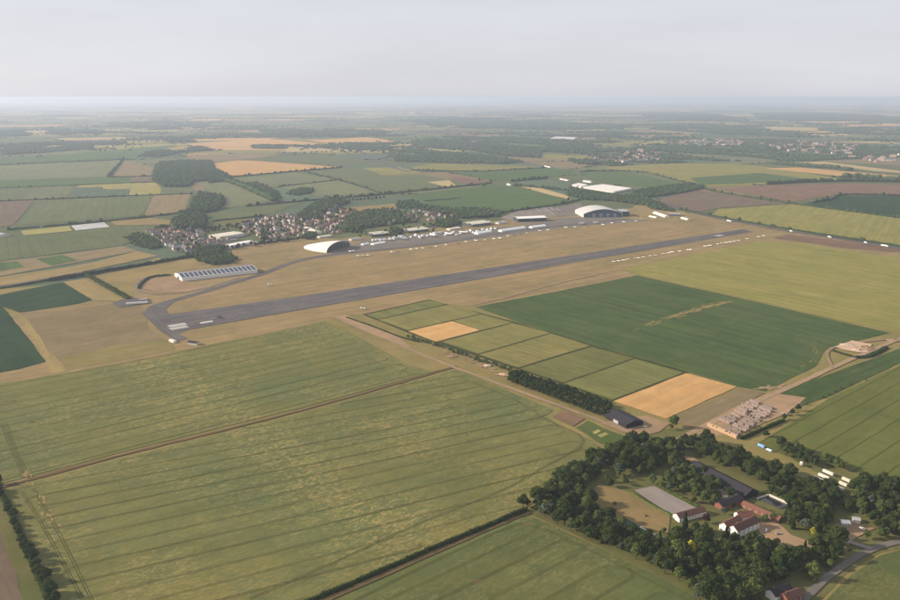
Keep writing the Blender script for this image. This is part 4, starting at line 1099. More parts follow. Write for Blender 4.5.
# beyond the airfield
hl = [
 ([(-12, 202), (60, 199), (130, 196), (192, 194)], 4, 5, 'long hedge above the large green field at left', 0.1),
 ([(8, 230), (60, 225.5), (110, 221), (150, 217), (181, 213)], 5, 7, 'long hedge below the large green field at left', 0.12),
 ([(-12, 166), (60, 162.5), (123, 159.7)], 5, 6, 'hedge along the top of the broad pale field at left', 0.1),
 ([(124, 158.5), (117, 167), (108, 177)], 6, 8, 'short hedge beside the brownish triangular field', 0.2),
 ([(109, 177), (130, 177), (152, 176)], 5, 6, 'short hedge above the tiny pinkish field', 0.1),
 ([(-12, 188.5), (75, 185.5), (131, 183), (156, 182.5)], 3, 5, 'thin hedge along the green strip field', 0.05),
 ([(155, 228), (170, 226.5)], 5, 10, 'short dark hedge just above the housing estate', 0.1),
 ([(213, 221.5), (240, 218.7), (264, 216)], 5, 7, 'hedge above the white roofed works', 0.15),
 ([(246, 206.7), (280, 203.5), (306, 201), (345, 198), (381, 194.7), (430, 189.7), (471, 185.5), (492, 183.2)], 6, 8, 'long hedge running behind the village to the bright green field', 0.12),
 ([(233, 177), (268, 174), (302, 171), (341, 167.8)], 6, 8, 'hedge below the orange gold field', 0.15),
 ([(278, 187), (308, 183.5), (336, 180.3)], 4, 6, 'short hedge between two pale green fields', 0.1),
 ([(304, 171.8), (338, 180), (362, 187), (381, 194)], 5, 7, 'diagonal hedge between pale and green fields', 0.15),
 ([(226, 181), (246, 188), (262, 195), (275, 201.5)], 9, 22, 'thick wooded hedge right of the dark wood', 0.5),
 ([(425, 201.3), (445, 199.7), (461, 198)], 4, 5, 'short hedge inside the bright green field', 0.0),
 ([(500, 213), (530, 209), (560, 204.5), (580, 200)], 5, 7, 'hedge between the bright green field and the car park', 0.15),
 ([(580, 172), (600, 171.3), (640, 172.2), (670, 179), (700, 186.7)], 5, 7, 'hedge behind the green field by the glasshouses', 0.2),
 ([(700, 188), (722, 193), (755, 198.5), (789, 203.7), (840, 210.5), (900, 218), (945, 224)], 5, 7, 'long hedge between brown field and yellow green field at right', 0.25),
 ([(812, 203), (832, 199), (842, 195), (870, 195), (900, 196), (950, 197)], 6, 9, 'hedge around the dark blue green field at the right edge', 0.15),
 ([(767, 184.5), (800, 182.5), (845, 181.5), (900, 182), (950, 183)], 8, 14, 'line of trees above the reddish brown field', 0.5),
 ([(680, 209.5), (712, 216), (773, 227), (840, 237.5), (900, 246.5), (950, 254)], 5, 7, 'long roadside hedge along the motorway', 0.15),
 ([(775, 164), (800, 166), (828, 168), (850, 170.5)], 9, 24, 'line of trees between the two golden fields', 0.6),
 ([(845, 177), (868, 178), (900, 180.5), (940, 182)], 9, 22, 'clumps of trees below the lower golden field', 0.6),
 ([(411, 170.5), (440, 171), (485, 171.3), (545, 168)], 5, 8, 'hedge below the long yellow green field', 0.2),
 ([(512, 181.5), (535, 179.5), (546, 178.5)], 7, 12, 'short line of trees left of the glasshouses', 0.4),
 ([(515, 186), (535, 187.5), (566, 190.5)], 6, 10, 'line of bushes below the grey green field', 0.4),
 ([(232, 178), (222, 181), (210, 183)], 7, 14, 'line of trees below the dark wood', 0.4),
 ([(257, 244), (290, 240), (306, 236.5)], 4, 6, 'hedge along the main road left of the curved white hall', 0.2),
]
for px, h, w, lab, tr in hl: hedge(px, h, w, lab, 0.9, 8, 'leaf_wood', 0.02, 'hedge', tr)

# ------------------------------------------------------------------ woods that read as one mass
def wood(px, label, spacing=9.0, h=11.0, mat='leaf_wood', name='woodland', gap=None):
    pts = scatter(px, spacing, 0.48, False)
    if not pts: return
    rng = np.random.default_rng(int(px[0][0] * 3 + px[0][1]))
    d0 = P(*px[0]).length
    if gap is None: gap = 0.0 if d0 < 4700 else 0.46
    poly = PP(px)
    def edge_d(p):
        return min(((p - a) - (b - a) * max(0, min(1, (p - a).dot(b - a) / max(1e-6, (b - a).length_squared)))).length for a, b in zip(poly, poly[1:] + poly[:1]))
    keep = []
    for p in pts:
        if edge_d(p) < spacing * 1.3 and rng.random() < 0.42: continue
        if gap:
            g = math.sin(p.x / 173 + 1.3) * math.sin(p.y / 241 + 0.4 * math.sin(p.x / 310)) + 0.6 * math.sin(p.x / 71 + p.y / 133)
            if g < -0.75 + 1.6 * gap + rng.normal(0, 0.2): continue
        keep.append(p)
    n = len(keep)
    if not n: return
    if d0 < 3600:       # three lobes per crown
        c, rx, rz = [], [], []
        for p in keep:
            hh = h * rng.uniform(0.6, 1.3); r = spacing * rng.uniform(0.5, 0.8)
            for q in range(3):
                a = rng.uniform(0, 6.28); rr = r * 0.55
                c.append((p.x + rr * math.cos(a), p.y + rr * math.sin(a), hh * (0.42 + 0.17 * q))); rx.append(r * (0.85 - 0.13 * q)); rz.append(hh * (0.42 - 0.06 * q))
        c = np.array(c); rx = np.array(rx); rz = np.array(rz)
    else:
        hh = h * rng.uniform(0.6, 1.3, n); rx = spacing * rng.uniform(0.5, 0.85, n); rz = hh * 0.55
        c = np.array([(p.x, p.y, 0) for p in keep]); c[:, 2] = hh * 0.5
    off = np.array([c[:, 0].mean(), c[:, 1].mean(), 0])
    me = blobs_mesh(name, c - off, rx, rz, M[mat], rng, 0.38)
    o = link(name, me, None, (off[0], off[1], 0))
    tag(o, label, None, None, 'stuff')
    return n
woods = [
 ([(134, 158), (148, 152), (170, 149), (200, 147), (213, 150), (180, 153), (160, 157), (162, 164), (140, 163)], 'narrow dark wood at upper left', 10, 11),
 ([(155, 168), (160, 163), (190, 161), (212, 162), (215, 170), (228, 175), (222, 180), (195, 182), (188, 187), (165, 187), (152, 180)], 'large dark wood left of the orange gold field', 10, 12),
 ([(194, 200), (200, 194), (222, 197), (226, 203), (218, 211), (205, 213), (196, 214), (189, 212)], 'dark copse above the housing estate, upper of two', 9, 13),
 ([(172, 224), (180, 214), (192, 212), (206, 217), (209, 225), (195, 229), (176, 229)], 'dark copse above the housing estate, lower of two', 9, 12),
 ([(285, 194), (300, 189), (313, 189.5), (312, 193), (298, 196)], 'small copse above the village', 9, 9),
 ([(258, 183), (275, 190), (282, 198), (272, 201), (250, 190), (238, 184)], 'scrubby wood above the village', 11, 8),
 ([(124, 238), (138, 233), (152, 238), (166, 247), (150, 250), (136, 246)], 'young green plantation left of the housing estate', 7, 6),
 ([(186, 256), (200, 250), (222, 252), (238, 258), (233, 264), (212, 266), (200, 262)], 'dark trees behind the long ribbed hall', 7, 9),
 ([(570, 188), (585, 192), (620, 196), (640, 196), (665, 207), (676, 212), (655, 210), (640, 205), (610, 201), (585, 200), (566, 195)], 'green wood above the large curved hangar', 8, 9),
 ([(632, 192), (655, 188), (690, 184), (706, 187), (690, 192), (655, 197), (640, 198)], 'strip of dark trees beside the motorway', 9, 9),
 ([(388, 152), (420, 150), (470, 149), (540, 150), (545, 161), (500, 164), (470, 164.5), (420, 162), (395, 162)], 'broad dark wood in the centre distance', 13, 13),
 ([(480, 144), (520, 141), (560, 143), (600, 146), (640, 150), (620, 164), (590, 165), (545, 162), (590, 158), (588, 154), (530, 151)], 'dark woods around the far village', 14, 13),
 ([(405, 144), (440, 137), (500, 137), (545, 140), (520, 148), (480, 150), (440, 150)], 'dark wood behind the centre fields', 16, 13),
 ([(590, 160), (620, 150), (660, 142), (700, 139), (780, 139), (840, 144), (910, 149), (910, 156), (850, 159), (790, 161.5), (720, 161), (660, 164), (610, 166)], 'long belt of trees through the right hand village', 15, 7.5),
 ([(-15, 146), (40, 143), (95, 144.5), (92, 149), (40, 153), (-15, 156)], 'dark wood at the left edge far away', 16, 12),
 ([(35, 156), (46, 155), (45, 158), (36, 158)], 'tiny copse in the long green field at upper left', 10, 9),
 ([(248, 145.5), (280, 145), (315, 146.5), (345, 146), (330, 149), (280, 149), (250, 148.5)], 'narrow wood below the far golden field', 14, 11),
 ([(640, 113), (700, 113), (747, 119), (747, 123), (690, 121), (645, 117)], 'far wooded ridge right of centre', 28, 20),
 ([(750, 113), (830, 113), (910, 118), (910, 124), (830, 121), (760, 119)], 'far wooded ridge near the right edge', 28, 20),
 ([(815, 129), (860, 128), (910, 130), (910, 135), (850, 135)], 'far dark wood at the right edge', 22, 16),
 ([(400, 120), (470, 119), (540, 121), (600, 124), (640, 127), (600, 130), (520, 129), (440, 128)], 'far wooded band in the centre', 24, 16),
 ([(105, 124), (160, 121), (210, 123), (205, 128), (150, 130)], 'far wood at upper left', 24, 16),
 ([(255, 131), (300, 129), (380, 131), (400, 134), (350, 137), (270, 136)], 'far wood above the golden fields', 20, 15),
 ([(-15, 131), (50, 129), (105, 131), (100, 135), (40, 136), (-15, 137)], 'far wood at the left edge', 22, 15),
 ([(160, 139), (178, 137.5), (198, 139), (196, 142), (170, 143)], 'small far wood left of the golden field', 16, 12),
 ([(660, 124), (720, 125), (800, 133), (790, 137), (700, 133), (650, 129)], 'far tree belt behind the right hand village', 20, 13),
]
for px, lab, sp, h in woods: wood(px, lab, sp, h)
# hedgerow trees between the distant fields, and small far woods
def far_hedgerows():
    rng = np.random.default_rng(3); c, rx, rz = [], [], []
    for a, b in far_edges:
        if rng.random() < 0.30: continue
        L = math.hypot(b[0] - a[0], b[1] - a[1]); d = math.hypot(*a)
        s = max(11.0, d / 420.0); n = int(L / s)
        for k in range(n):
            if rng.random() < 0.22: continue
            t = (k + rng.random()) / n; big = rng.random() < 0.2
            r = s * (0.34 if not big else 0.6) * rng.uniform(0.8, 1.2); h = (1.7 if not big else 4.2) * rng.uniform(0.8, 1.3)
            x, y = a[0] + (b[0] - a[0]) * t, a[1] + (b[1] - a[1]) * t
            if y < 2900 and abs(x) < 1700: continue
            c.append((x, y, h * 0.7)); rx.append(r); rz.append(h)
    c = np.array(c); out = np.ones(len(c), bool)
    for _, pts, _l in far_fields:
        w = PP(pts); x, y = c[:, 0], c[:, 1]; ins = np.zeros(len(c), bool)
        for q in range(len(w)):
            a, b = w[q], w[q - 1]
            if abs(b.y - a.y) < 1e-9: continue
            ins ^= ((a.y > y) != (b.y > y)) & (x < (b.x - a.x) * (y - a.y) / (b.y - a.y) + a.x)
        out &= ~ins
    c = c[out]; rx = np.array(rx)[out]; rz = np.array(rz)[out]
    me = blobs_mesh('hedgerows', np.array(c), np.array(rx), np.array(rz), M['leaf_wood'], rng, 0.3)
    tag(link('hedgerows', me), 'dark hedgerows between the distant fields', None, None, 'stuff')
    c, rx, rz = [], [], []
    for k in range(230):
        y = 5600 * (40000 / 5200) ** rng.random(); x = rng.uniform(-0.62, 0.62) * y
        lx, ly = rng.uniform(120, 420) * (1 + y / 14000), rng.uniform(60, 190) * (1 + y / 14000)
        s = max(16.0, y / 420.0); m = min(160, int(lx * ly / (s * s) * 1.6))
        rot = rng.normal(0, 0.35)
        u = rng.normal(0, 0.42, m) * lx; v = rng.normal(0, 0.42, m) * ly
        hh = rng.uniform(6, 11, m) * (1 + y / 40000)
        c += list(zip(x + u * math.cos(rot) - v * math.sin(rot), y + u * math.sin(rot) + v * math.cos(rot), hh * 0.5))
        rx += list(s * rng.uniform(0.6, 1.0, m)); rz += list(hh * 0.6)
    c = np.array(c); keep = (np.abs(c[:, 0]) < 40000) & (c[:, 1] < Y_FAR - 100)
    me = blobs_mesh('distant_woods', c[keep], np.array(rx)[keep], np.array(rz)[keep], M['leaf_wood'], rng, 0.3)
    tag(link('distant_woods', me), 'scattered dark woods fading towards the hazy horizon', None, None, 'stuff')
far_hedgerows()

# ------------------------------------------------------------------ woods and trees round the village and hangars
for px, lab, sp, h, *gp in [
 ([(298, 216), (308, 208), (318, 203), (334, 200), (350, 203), (338, 207), (326, 214), (318, 219), (304, 221)], 'dark trees behind the village houses', 8, 10),
 ([(340, 224), (352, 214), (372, 211), (394, 209), (398, 203), (412, 201), (425, 206), (450, 209.5), (480, 209), (503, 212.5), (497, 217), (470, 218.5), (440, 219), (420, 223), (396, 224), (368, 228), (352, 233), (340, 231)], 'broad belt of dark trees behind the hangars', 9.0, 9, 0.06),
 ([(436, 222), (455, 219), (462, 224), (448, 228), (436, 227)], 'dark trees between two cream roofed hangars', 7, 8),
 ([(390, 232), (398, 229), (402, 234), (394, 238)], 'dark trees between the left pair of hangars', 6, 8),
 ([(300, 239), (310, 233), (318, 234), (314, 240)], 'dark clump of trees left of the curved white hall', 6, 8),
 ([(196, 250), (215, 246), (226, 247), (222, 253), (200, 256)], 'dark tree line below the housing estate', 6, 7),
 ([(256, 236), (264, 233), (272, 236), (264, 241)], 'dark clump of trees beside the works', 6, 8)]: wood(px, lab, sp, h, gap=gp[0] if gp else None)

def one_mesh_tree(seed, mat):
    c = crown_mesh('tree', mat, seed, 8.0, 9.0, 150, 7, 1.25)
    t = trunk_mesh(seed, 8.0, 9.0)
    nv = len(c.vertices)
    v = [tuple(x.co) for x in c.vertices] + [tuple(x.co) for x in t.vertices]
    f = [tuple(p.vertices) for p in c.polygons] + [tuple(i + nv for i in p.vertices) for p in t.polygons]
    return mesh_py('tree', v, f, [M[mat], M['bark']], [0] * len(c.polygons) + [1] * len(t.polygons))
SMALL_TREES = [one_mesh_tree(900 + k, 'leaf_hedge' if k < 3 else 'leaf') for k in range(4)]
def small_tree(p, label, group, s=1.0):
    o = link('village_tree', R.choice(SMALL_TREES), None, (p.x, p.y, 0.05), R.uniform(0, 6.28))
    o.scale = (s * R.uniform(0.85, 1.15), s * R.uniform(0.85, 1.15), s * R.uniform(0.85, 1.2))
    tag(o, label, 'tree', group)
for k in range(14):
    t = k / 13; small_tree(P(334 + 50 * t, 203.5 - 4.5 * t) , 'tree in the spaced row at the top of the tan field behind the village', 'spaced tree row behind the village', 1.25)

# ------------------------------------------------------------------ buildings
RW_ANG = math.atan2(RW_D.y, RW_D.x)
def wall_roof_meshes(L, w, ze, zr, wall, roof, over=0.5, th=0.3):
    """gabled shell: ridge along x"""
    hw = w / 2
    mw = MB().prism([(-hw, 0), (hw, 0), (hw, ze), (0, zr - th), (-hw, ze)], -L / 2, L / 2).mesh('wall', M[wall])
    s = (zr - ze) / hw; e = hw + over; ye = zr - s * e
    mr = MB().prism([(-e, ye), (0, zr), (e, ye), (e, ye + th), (0, zr + th), (-e, ye + th)], -L / 2 - over, L / 2 + over).mesh('roof', M[roof])
    return mw, mr

def gable(name, label, cat, a, b, zr, ze, w, wall='pale_wall', roof='slate', group=None, doors=(), windows=0, chimneys=0, over=0.5, skylights=None, win_side=-1):
    """a, b: pixels of the two ends of the ridge (seen at height zr)"""
    A, B = P(a[0], a[1], zr), P(b[0], b[1], zr)
    d = B - A; L = d.length; ang = math.atan2(d.y, d.x); c = (A + B) / 2
    root = empty(name, (c.x, c.y, 0), ang)
    tag(root, label, cat, group)
    mw, mr = wall_roof_meshes(L, w, ze, zr, wall, roof, over)
    link('wall', mw, root); ro = link('roof', mr, root)
    for k in range(chimneys):
        x = (-0.35 + 0.7 * k / max(1, chimneys - 1)) * L
        MB().box(x - 0.5, x + 0.5, -0.4, 0.4, zr - 0.6, zr + 1.6).build('chimney', M['brick_wall'], ro)
    for x0, x1, side, h in doors:
        yy = side * w / 2
        MB().box(x0 * L / 2, x1 * L / 2, min(yy, yy + side * 0.12), max(yy, yy + side * 0.12), 0.05, h).build('door', M['black_boards' if wall != 'black_boards' else 'grey_roof'], root)
    for k in range(windows):
        x = (-0.5 + (k + 0.5) / windows) * L; yy = win_side * w / 2
        for z0 in ([ze * 0.22, ze * 0.62] if ze > 4.5 else [ze * 0.35]):
            wf = MB().box(x - 0.75, x + 0.75, min(yy, yy + win_side * 0.1), max(yy, yy + win_side * 0.1), z0, z0 + 1.35).build('window', M['frame_white'], root)
            MB().box(x - 0.6, x + 0.6, min(yy + win_side * 0.1, yy + win_side * 0.14), max(yy + win_side * 0.1, yy + win_side * 0.14), z0 + 0.15, z0 + 1.2).build('pane', M['window_glass'], wf)
    return root, L

def arcs(n, w, ze, rise, seg=8):
    """roof profile of n arches side by side across the width"""
    pts = []; bw = w / n
    for k in range(n):
        for q in range(seg + (1 if k == n - 1 else 0)):
            t = q / seg; pts.append((-w / 2 + bw * (k + t), ze + rise * math.sin(math.pi * t)))
    return pts

def vault(name, label, cat, loc, ang, L, w, ze, rise, bays=1, wall='green_wall', roof='cream_roof', door_side=None, group=None):
    """hall with arched roof bays, arches across local y, run along local x"""
    root = empty(name, (loc.x, loc.y, 0), ang); tag(root, label, cat, group)
    pr = arcs(bays, w, ze, rise)
    MB().prism([(-w / 2, 0), (w / 2, 0)] + pr[::-1], -L / 2, L / 2).build('wall', M[wall], root)
    up = [(y * 1.015, z + 0.35) for y, z in pr]; lo = [(y * 1.015, z + 0.05) for y, z in pr]
    m = MB()
    n = len(pr); e = L / 2 + 0.6
    vs = [(-e, y, z) for y, z in lo] + [(e, y, z) for y, z in lo] + [(-e, y, z) for y, z in up] + [(e, y, z) for y, z in up]
    fs = []
    for k in range(n - 1):
        fs += [(2 * n + k, 3 * n + k, 3 * n + k + 1, 2 * n + k + 1), (k, k + 1, n + k + 1, n + k), (k, 2 * n + k, 2 * n + k + 1, k + 1), (n + k, n + k + 1, 3 * n + k + 1, 3 * n + k)]
    fs += [(0, n, 3 * n, 2 * n), (n - 1, 3 * n - 1, 4 * n - 1, 2 * n - 1)]
    m.add(vs, fs); m.build('roof', M[roof], root)
    for k in range(bays):
        bw = w / bays; y0 = -w / 2 + bw * k
        for s in (-1, 1):
            MB().box(min(s * L / 2, s * (L / 2 + 0.25)), max(s * L / 2, s * (L / 2 + 0.25)), y0 + bw * 0.08, y0 + bw * 0.92, 0.05, ze * 0.9).build('door', M['dark_wall'], root)
    return root

# long ribbed exhibition hall
hall, HL = gable('exhibition_hall', 'long low hall with ribbed blue and white roof at the airfield edge', 'hall', (178, 273.4), (252.5, 265.2), 11, 6.5, 58, 'white_wall', 'silver_roof', over=0.8)
hr = [c for c in hall.children if c.name.startswith('roof')][0]
npan = 17
for k in range(npan):
    x0 = -HL / 2 + HL * (k + 0.1) / npan; x1 = x0 + HL / npan * 0.8
    for s in (-1, 1):
        sl = 4.5 / 29.0; y0, y1 = 1.6, 27.5
        z0, z1 = 11 - sl * y0 + 0.36, 11 - sl * y1 + 0.36
        vs = [(x0, s * y0, z0), (x1, s * y0, z0), (x1, s * y1, z1), (x0, s * y1, z1)]
        vs += [(a, b, c - 0.12) for a, b, c in vs]
        fs = [(0, 1, 2, 3), (7, 6, 5, 4), (0, 4, 5, 1), (1, 5, 6, 2), (2, 6, 7, 3), (3, 7, 4, 0)]
        MB().add(vs, fs).build('roof_panel', M['rooflight'], hr)
MB().box(HL / 2, HL / 2 + 0.3, -8, 8, 0.05, 6).build('door', M['dark_wall'], hall)
MB().box(-HL / 2 - 0.3, -HL / 2, -6, 6, 0.05, 5.5).build('door', M['dark_wall'], hall)

# curved shell hall with a glazed front
def shell_hall():
    f0, f1 = P(326.5, 253), P(350.5, 246)
    c = (f0 + f1) / 2; half = (f1 - f0).length / 2
    ax = (f1 - f0).normalized(); back = Vector((-ax.y, ax.x, 0))
    if back.x > 0: back = -back
    ang = math.atan2(back.y, back.x)            # local +x points to the low rear
    root = empty('shell_hall', (c.x, c.y, 0), ang)
    tag(root, 'white curved shell hall with dark glazed arch beside the apron', 'hall')
    ns, na = 14, 20; vs, fs = [], []
    for i in range(ns + 1):
        t = i / ns; x = 92 * t
        hw = half * math.sqrt(max(0.03, 1 - 0.93 * t ** 1.7)); h = 19.5 * (1 - 0.80 * t ** 1.5)
        for j in range(na + 1):
            th = math.pi * j / na
            vs.append((x, -hw * math.cos(th), h * math.sin(th) ** 0.85 if 0 < j < na else 0))
    for i in range(ns):
        for j in range(na):
            a = i * (na + 1) + j; fs.append((a, a + na + 1, a + na + 2, a + 1))
    fs.append(tuple(ns * (na + 1) + j for j in range(na + 1)))
    me = mesh_py('shell_roof', vs, fs, M['shell_roof'])
    for p in me.polygons: p.use_smooth = True
    link('shell_roof', me, root)
    # rim and glazing, set a little inside the mouth
    m = MB()
    pts = [(0.0, -half * math.cos(math.pi * j / 20), 19.5 * math.sin(math.pi * j / 20) ** 0.85) for j in range(21)]
    m.tube([Vector(p) for p in pts], [0.9] * 21, 6); m.build('rim', M['white_roof'], root)
    gl = [(3.0, y * 0.985, z * 0.985) for _, y, z in pts]
    go = link('glazing', mesh_py('glazing', gl, [tuple(range(20, -1, -1))], M['glass_dark']), root)
    for j in range(1, 20, 2):
        y, z = gl[j][1], gl[j][2]
        MB().box(2.6, 2.9, y - 0.2, y + 0.2, 0, z).build('mullion', M['metal'], go)
shell_hall()

# large arched hangar
def big_hangar():
    a, b = P(583.5, 217.5), P(622.5, 216.8)
    c = (a + b) / 2; W = (b - a).length; ang = math.atan2(b.y - a.y, b.x - a.x)
    root = empty('arched_hangar', (c.x, c.y, 0), ang)
    tag(root, 'very large grey hangar with arched pale roof and dark front', 'hangar')
    prof = [(-W / 2 + W * t, 11 + 13.5 * math.sin(math.pi * t) ** 0.9 if 0 < t < 1 else 11) for t in [k / 16 for k in range(17)]]
    D = 95
    def ext(pr, y0, y1, lo=0.0):
        n = len(pr); vs = [(x, y0, z) for x, z in pr] + [(x, y1, z) for x, z in pr] + [(x, y0, lo if lo is not None else z) for x, z in pr] + [(x, y1, lo) for x, z in pr]
        return vs, n
    n = 17
    m = MB()
    vs = [(x, 0, z + 0.2) for x, z in prof] + [(x, D, z + 0.2) for x, z in prof] + [(x * 0.995, 0, z - 1.2) for x, z in prof] + [(x * 0.995, D, z - 1.2) for x, z in prof]
    fs = []
    for k in range(n - 1):
        fs += [(k, k + 1, n + k + 1, n + k), (2 * n + k, 3 * n + k, 3 * n + k + 1, 2 * n + k + 1), (k, 2 * n + k, 2 * n + k + 1, k + 1), (n + k, n + k + 1, 3 * n + k + 1, 3 * n + k)]
    m.add(vs, fs); m.build('roof', M['silver_roof'], root)
    m = MB(); m.box(-W / 2 - 0.2, -W / 2 + 0.6, 0, D, 0, 11.2); m.box(W / 2 - 0.6, W / 2 + 0.2, 0, D, 0, 11.2)
    m.add([(x, D - 1, z - 0.6) for x, z in prof] + [(W / 2, D - 1, 0), (-W / 2, D - 1, 0)], [tuple(range(19))]); m.build('wall', M['pale_wall'], root)
    fo = link('front_wall', mesh_py('front_wall', [(x * 0.98, 5, z - 0.7) for x, z in prof] + [(W / 2 * 0.98, 5, 0), (-W / 2 * 0.98, 5, 0)], [tuple(range(18, -1, -1))], M['blue_grey']), root)
    for k in range(8):
        x0 = -W * 0.36 + k * W * 0.09
        MB().box(x0 + 0.4, x0 + W * 0.09 - 0.4, 4.4, 4.8, 0.1, 10.5).build('hangar_door', M['grey_roof' if k % 2 else 'blue_grey'], fo)
    m = MB().box(W / 2 + 0.6, W / 2 + 24, 6, 60, 0, 15); m.build('annex', M['dark_wall'], root)
    m = MB(); m.box(W / 2 + 0.4, W / 2 + 24.4, 5.5, 60.5, 15, 15.8); m.build('annex_roof', M['grey_roof'], root)
big_hangar()

gable('display_hangar', 'black walled hangar with a bright white roof behind the marquees', 'hangar', (515.5, 216.8), (544, 215.6), 13, 10, 42, 'dark_wall', 'white_roof', doors=((-0.9, -0.2, -1, 8), (0.1, 0.8, -1, 8)))
vault('old_hangar', 'cream roofed hangar nearest the curved white hall', 'hangar', P(378, 235.5), RW_ANG, 46, 34, 6.5, 2.6, 2)
vault('old_hangar', 'cream roofed hangar in the middle of the three old hangars', 'hangar', P(415, 231.5), RW_ANG, 64, 38, 6.5, 2.6, 2)
vault('old_hangar', 'cream roofed hangar nearest the white roofed black hangar', 'hangar', P(477, 225), RW_ANG, 70, 44, 7, 2.6, 2)
for lab, a, b, w, zr in (('long white marquee between the hangars and the grass', (500, 229.3), (524, 226), 15, 7), ('white marquee right of the longest one, by the black hangar', (530.5, 226), (544.5, 224.3), 14, 6),
                         ('white marquee in front of the hangar nearest the black hangar', (476, 231.8), (490, 229.6), 16, 7), ('low white marquee at the far left of the flight line', (372, 243), (384, 241), 12, 5),
                         ('small white marquee beside the curved white hall', (362, 243.3), (368, 242.3), 9, 5)):
    gable('marquee', lab, 'marquee', a, b, zr, zr * 0.5, w, 'tent', 'tent', 'white marquees on the flight line', over=0.2)
gable('works_shed', 'large pale flat roofed works shed beside the housing estate', 'shed', (214, 235.5), (238.5, 231.8), 9, 7.5, 46, 'pale_wall', 'cream_roof')
gable('works_shed', 'white roofed works shed beside the main road', 'shed', (228, 244.5), (250.5, 240.4), 8, 6.5, 22, 'white_wall', 'white_roof')
gable('works_shed', 'grey shed behind the white roofed works shed', 'shed', (246, 242.5), (256, 241), 7, 5.5, 16, 'pale_wall', 'grey_roof')
for a, b, w_, lab, rf in (((393, 237.2), (399, 236.4), 12, 'low grey shed between the left pair of old hangars', 'grey_roof'), ((434, 232), (443, 230.8), 14, 'low grey shed right of the middle old hangar', 'grey_roof'), ((448, 228.2), (459, 226.7), 16, 'low grey shed left of the third old hangar', 'cream_roof'),
                         ((497, 222), (505, 221), 14, 'low grey shed left of the black display hangar', 'grey_roof'), ((350, 238.5), (360, 237.2), 12, 'low grey shed behind the glazed end of the curved hall', 'grey_roof'), ((424, 226.6), (434, 225.3), 14, 'low grey shed in the trees behind the middle old hangar', 'slate'),
                         ((262, 241), (272, 239.5), 12, 'low grey shed beside the main road below the middle estate', 'grey_roof'), ((318, 236), (330, 234.5), 14, 'low pale shed behind the curved white hall', 'cream_roof')):
    gable('service_shed', lab, 'shed', a, b, 5.5, 4, w_, 'pale_wall', rf)
gable('works_shed', 'small pale shed left of the curved white hall', 'shed', (306, 226.8), (318, 231.5), 7, 5, 20, 'white_wall', 'cream_roof')
gable('site_hut', 'long white hut at the end of the airfield by the motorway', 'hut', (655, 211.5), (667, 215.6), 6, 4, 14, 'white_wall', 'white_roof')
gable('site_hut', 'blue grey shed between white huts at the end of the airfield', 'hut', (669.5, 212.8), (680, 213.2), 8, 6, 22, 'blue_grey', 'grey_roof')
gable('site_hut', 'small pale hut left of the long white hut by the motorway', 'hut', (650, 215.5), (657, 216.8), 4, 3, 10, 'white_wall', 'white_roof')
gable('site_hut', 'small white hut right of the blue grey shed', 'hut', (682, 217), (688.5, 218.6), 5, 3.5, 9, 'white_wall', 'white_roof')
gable('farm_shed', 'grey roofed shed at the left edge of the view', 'shed', (-8, 231.6), (4.5, 233.4), 9, 6, 26, 'pale_wall', 'grey_roof')
def glasshouses(lab, quad, n, h):
    a, b, c, d = PP(quad)
    m0 = (a + b + c + d) / 4
    root = empty('glasshouse', (m0.x, m0.y, 0)); tag(root, lab, 'glasshouse')
    q = [v - m0 for v in (a, b, c, d)]
    vs = q + [v + Vector((0, 0, h)) for v in q]
    MB().add(vs, [(0, 1, 5, 4), (1, 2, 6, 5), (2, 3, 7, 6), (3, 0, 4, 7)]).build('wall', M['pale_wall'], root)
    for k in range(n):
        t0, t1 = k / n, (k + 1) / n; tm = (t0 + t1) / 2; up = Vector((0, 0, h + 0.05)); rg = Vector((0, 0, h + 2.2))
        p = [q[0].lerp(q[1], t0) + up, q[3].lerp(q[2], t0) + up, q[0].lerp(q[1], tm) + rg, q[3].lerp(q[2], tm) + rg, q[0].lerp(q[1], t1) + up, q[3].lerp(q[2], t1) + up]
        MB().add(p, [(0, 1, 3, 2), (2, 3, 5, 4), (0, 2, 4), (1, 5, 3)]).build('roof_bay', M['silver_roof'], root)
glasshouses('huge pale roofed glasshouses above the large curved hangar', [(583, 188.2), (603, 185.6), (632, 189.6), (614, 193.2)], 12, 5)
glasshouses('smaller pale roofed glasshouse left of the huge one', [(572, 186), (579, 184.3), (588, 186), (581, 188)], 5, 5)
glasshouses('far white roofed works beyond the woods', [(551, 139.2), (556, 137.7), (577, 138.2), (574, 140)], 5, 10)
gable('cottage', 'white cottage left of the far green field in the centre', 'house', (545.5, 164.8), (551, 166), 8, 5, 12, 'white_wall', 'red_tile')
gable('cottage', 'pink walled house above the glasshouses', 'house', (561, 177.5), (569, 179), 8, 5, 14, 'white_wall', 'red_tile_bright')
gable('cottage', 'white house just behind the glasshouses', 'house', (584, 179.8), (592, 180.8), 8, 5, 14, 'white_wall', 'grey_roof')
gable('cottage', 'small white house at the corner of the bright green field', 'house', (507.5, 183), (511, 184), 7, 4.5, 9, 'white_wall', 'grey_roof')

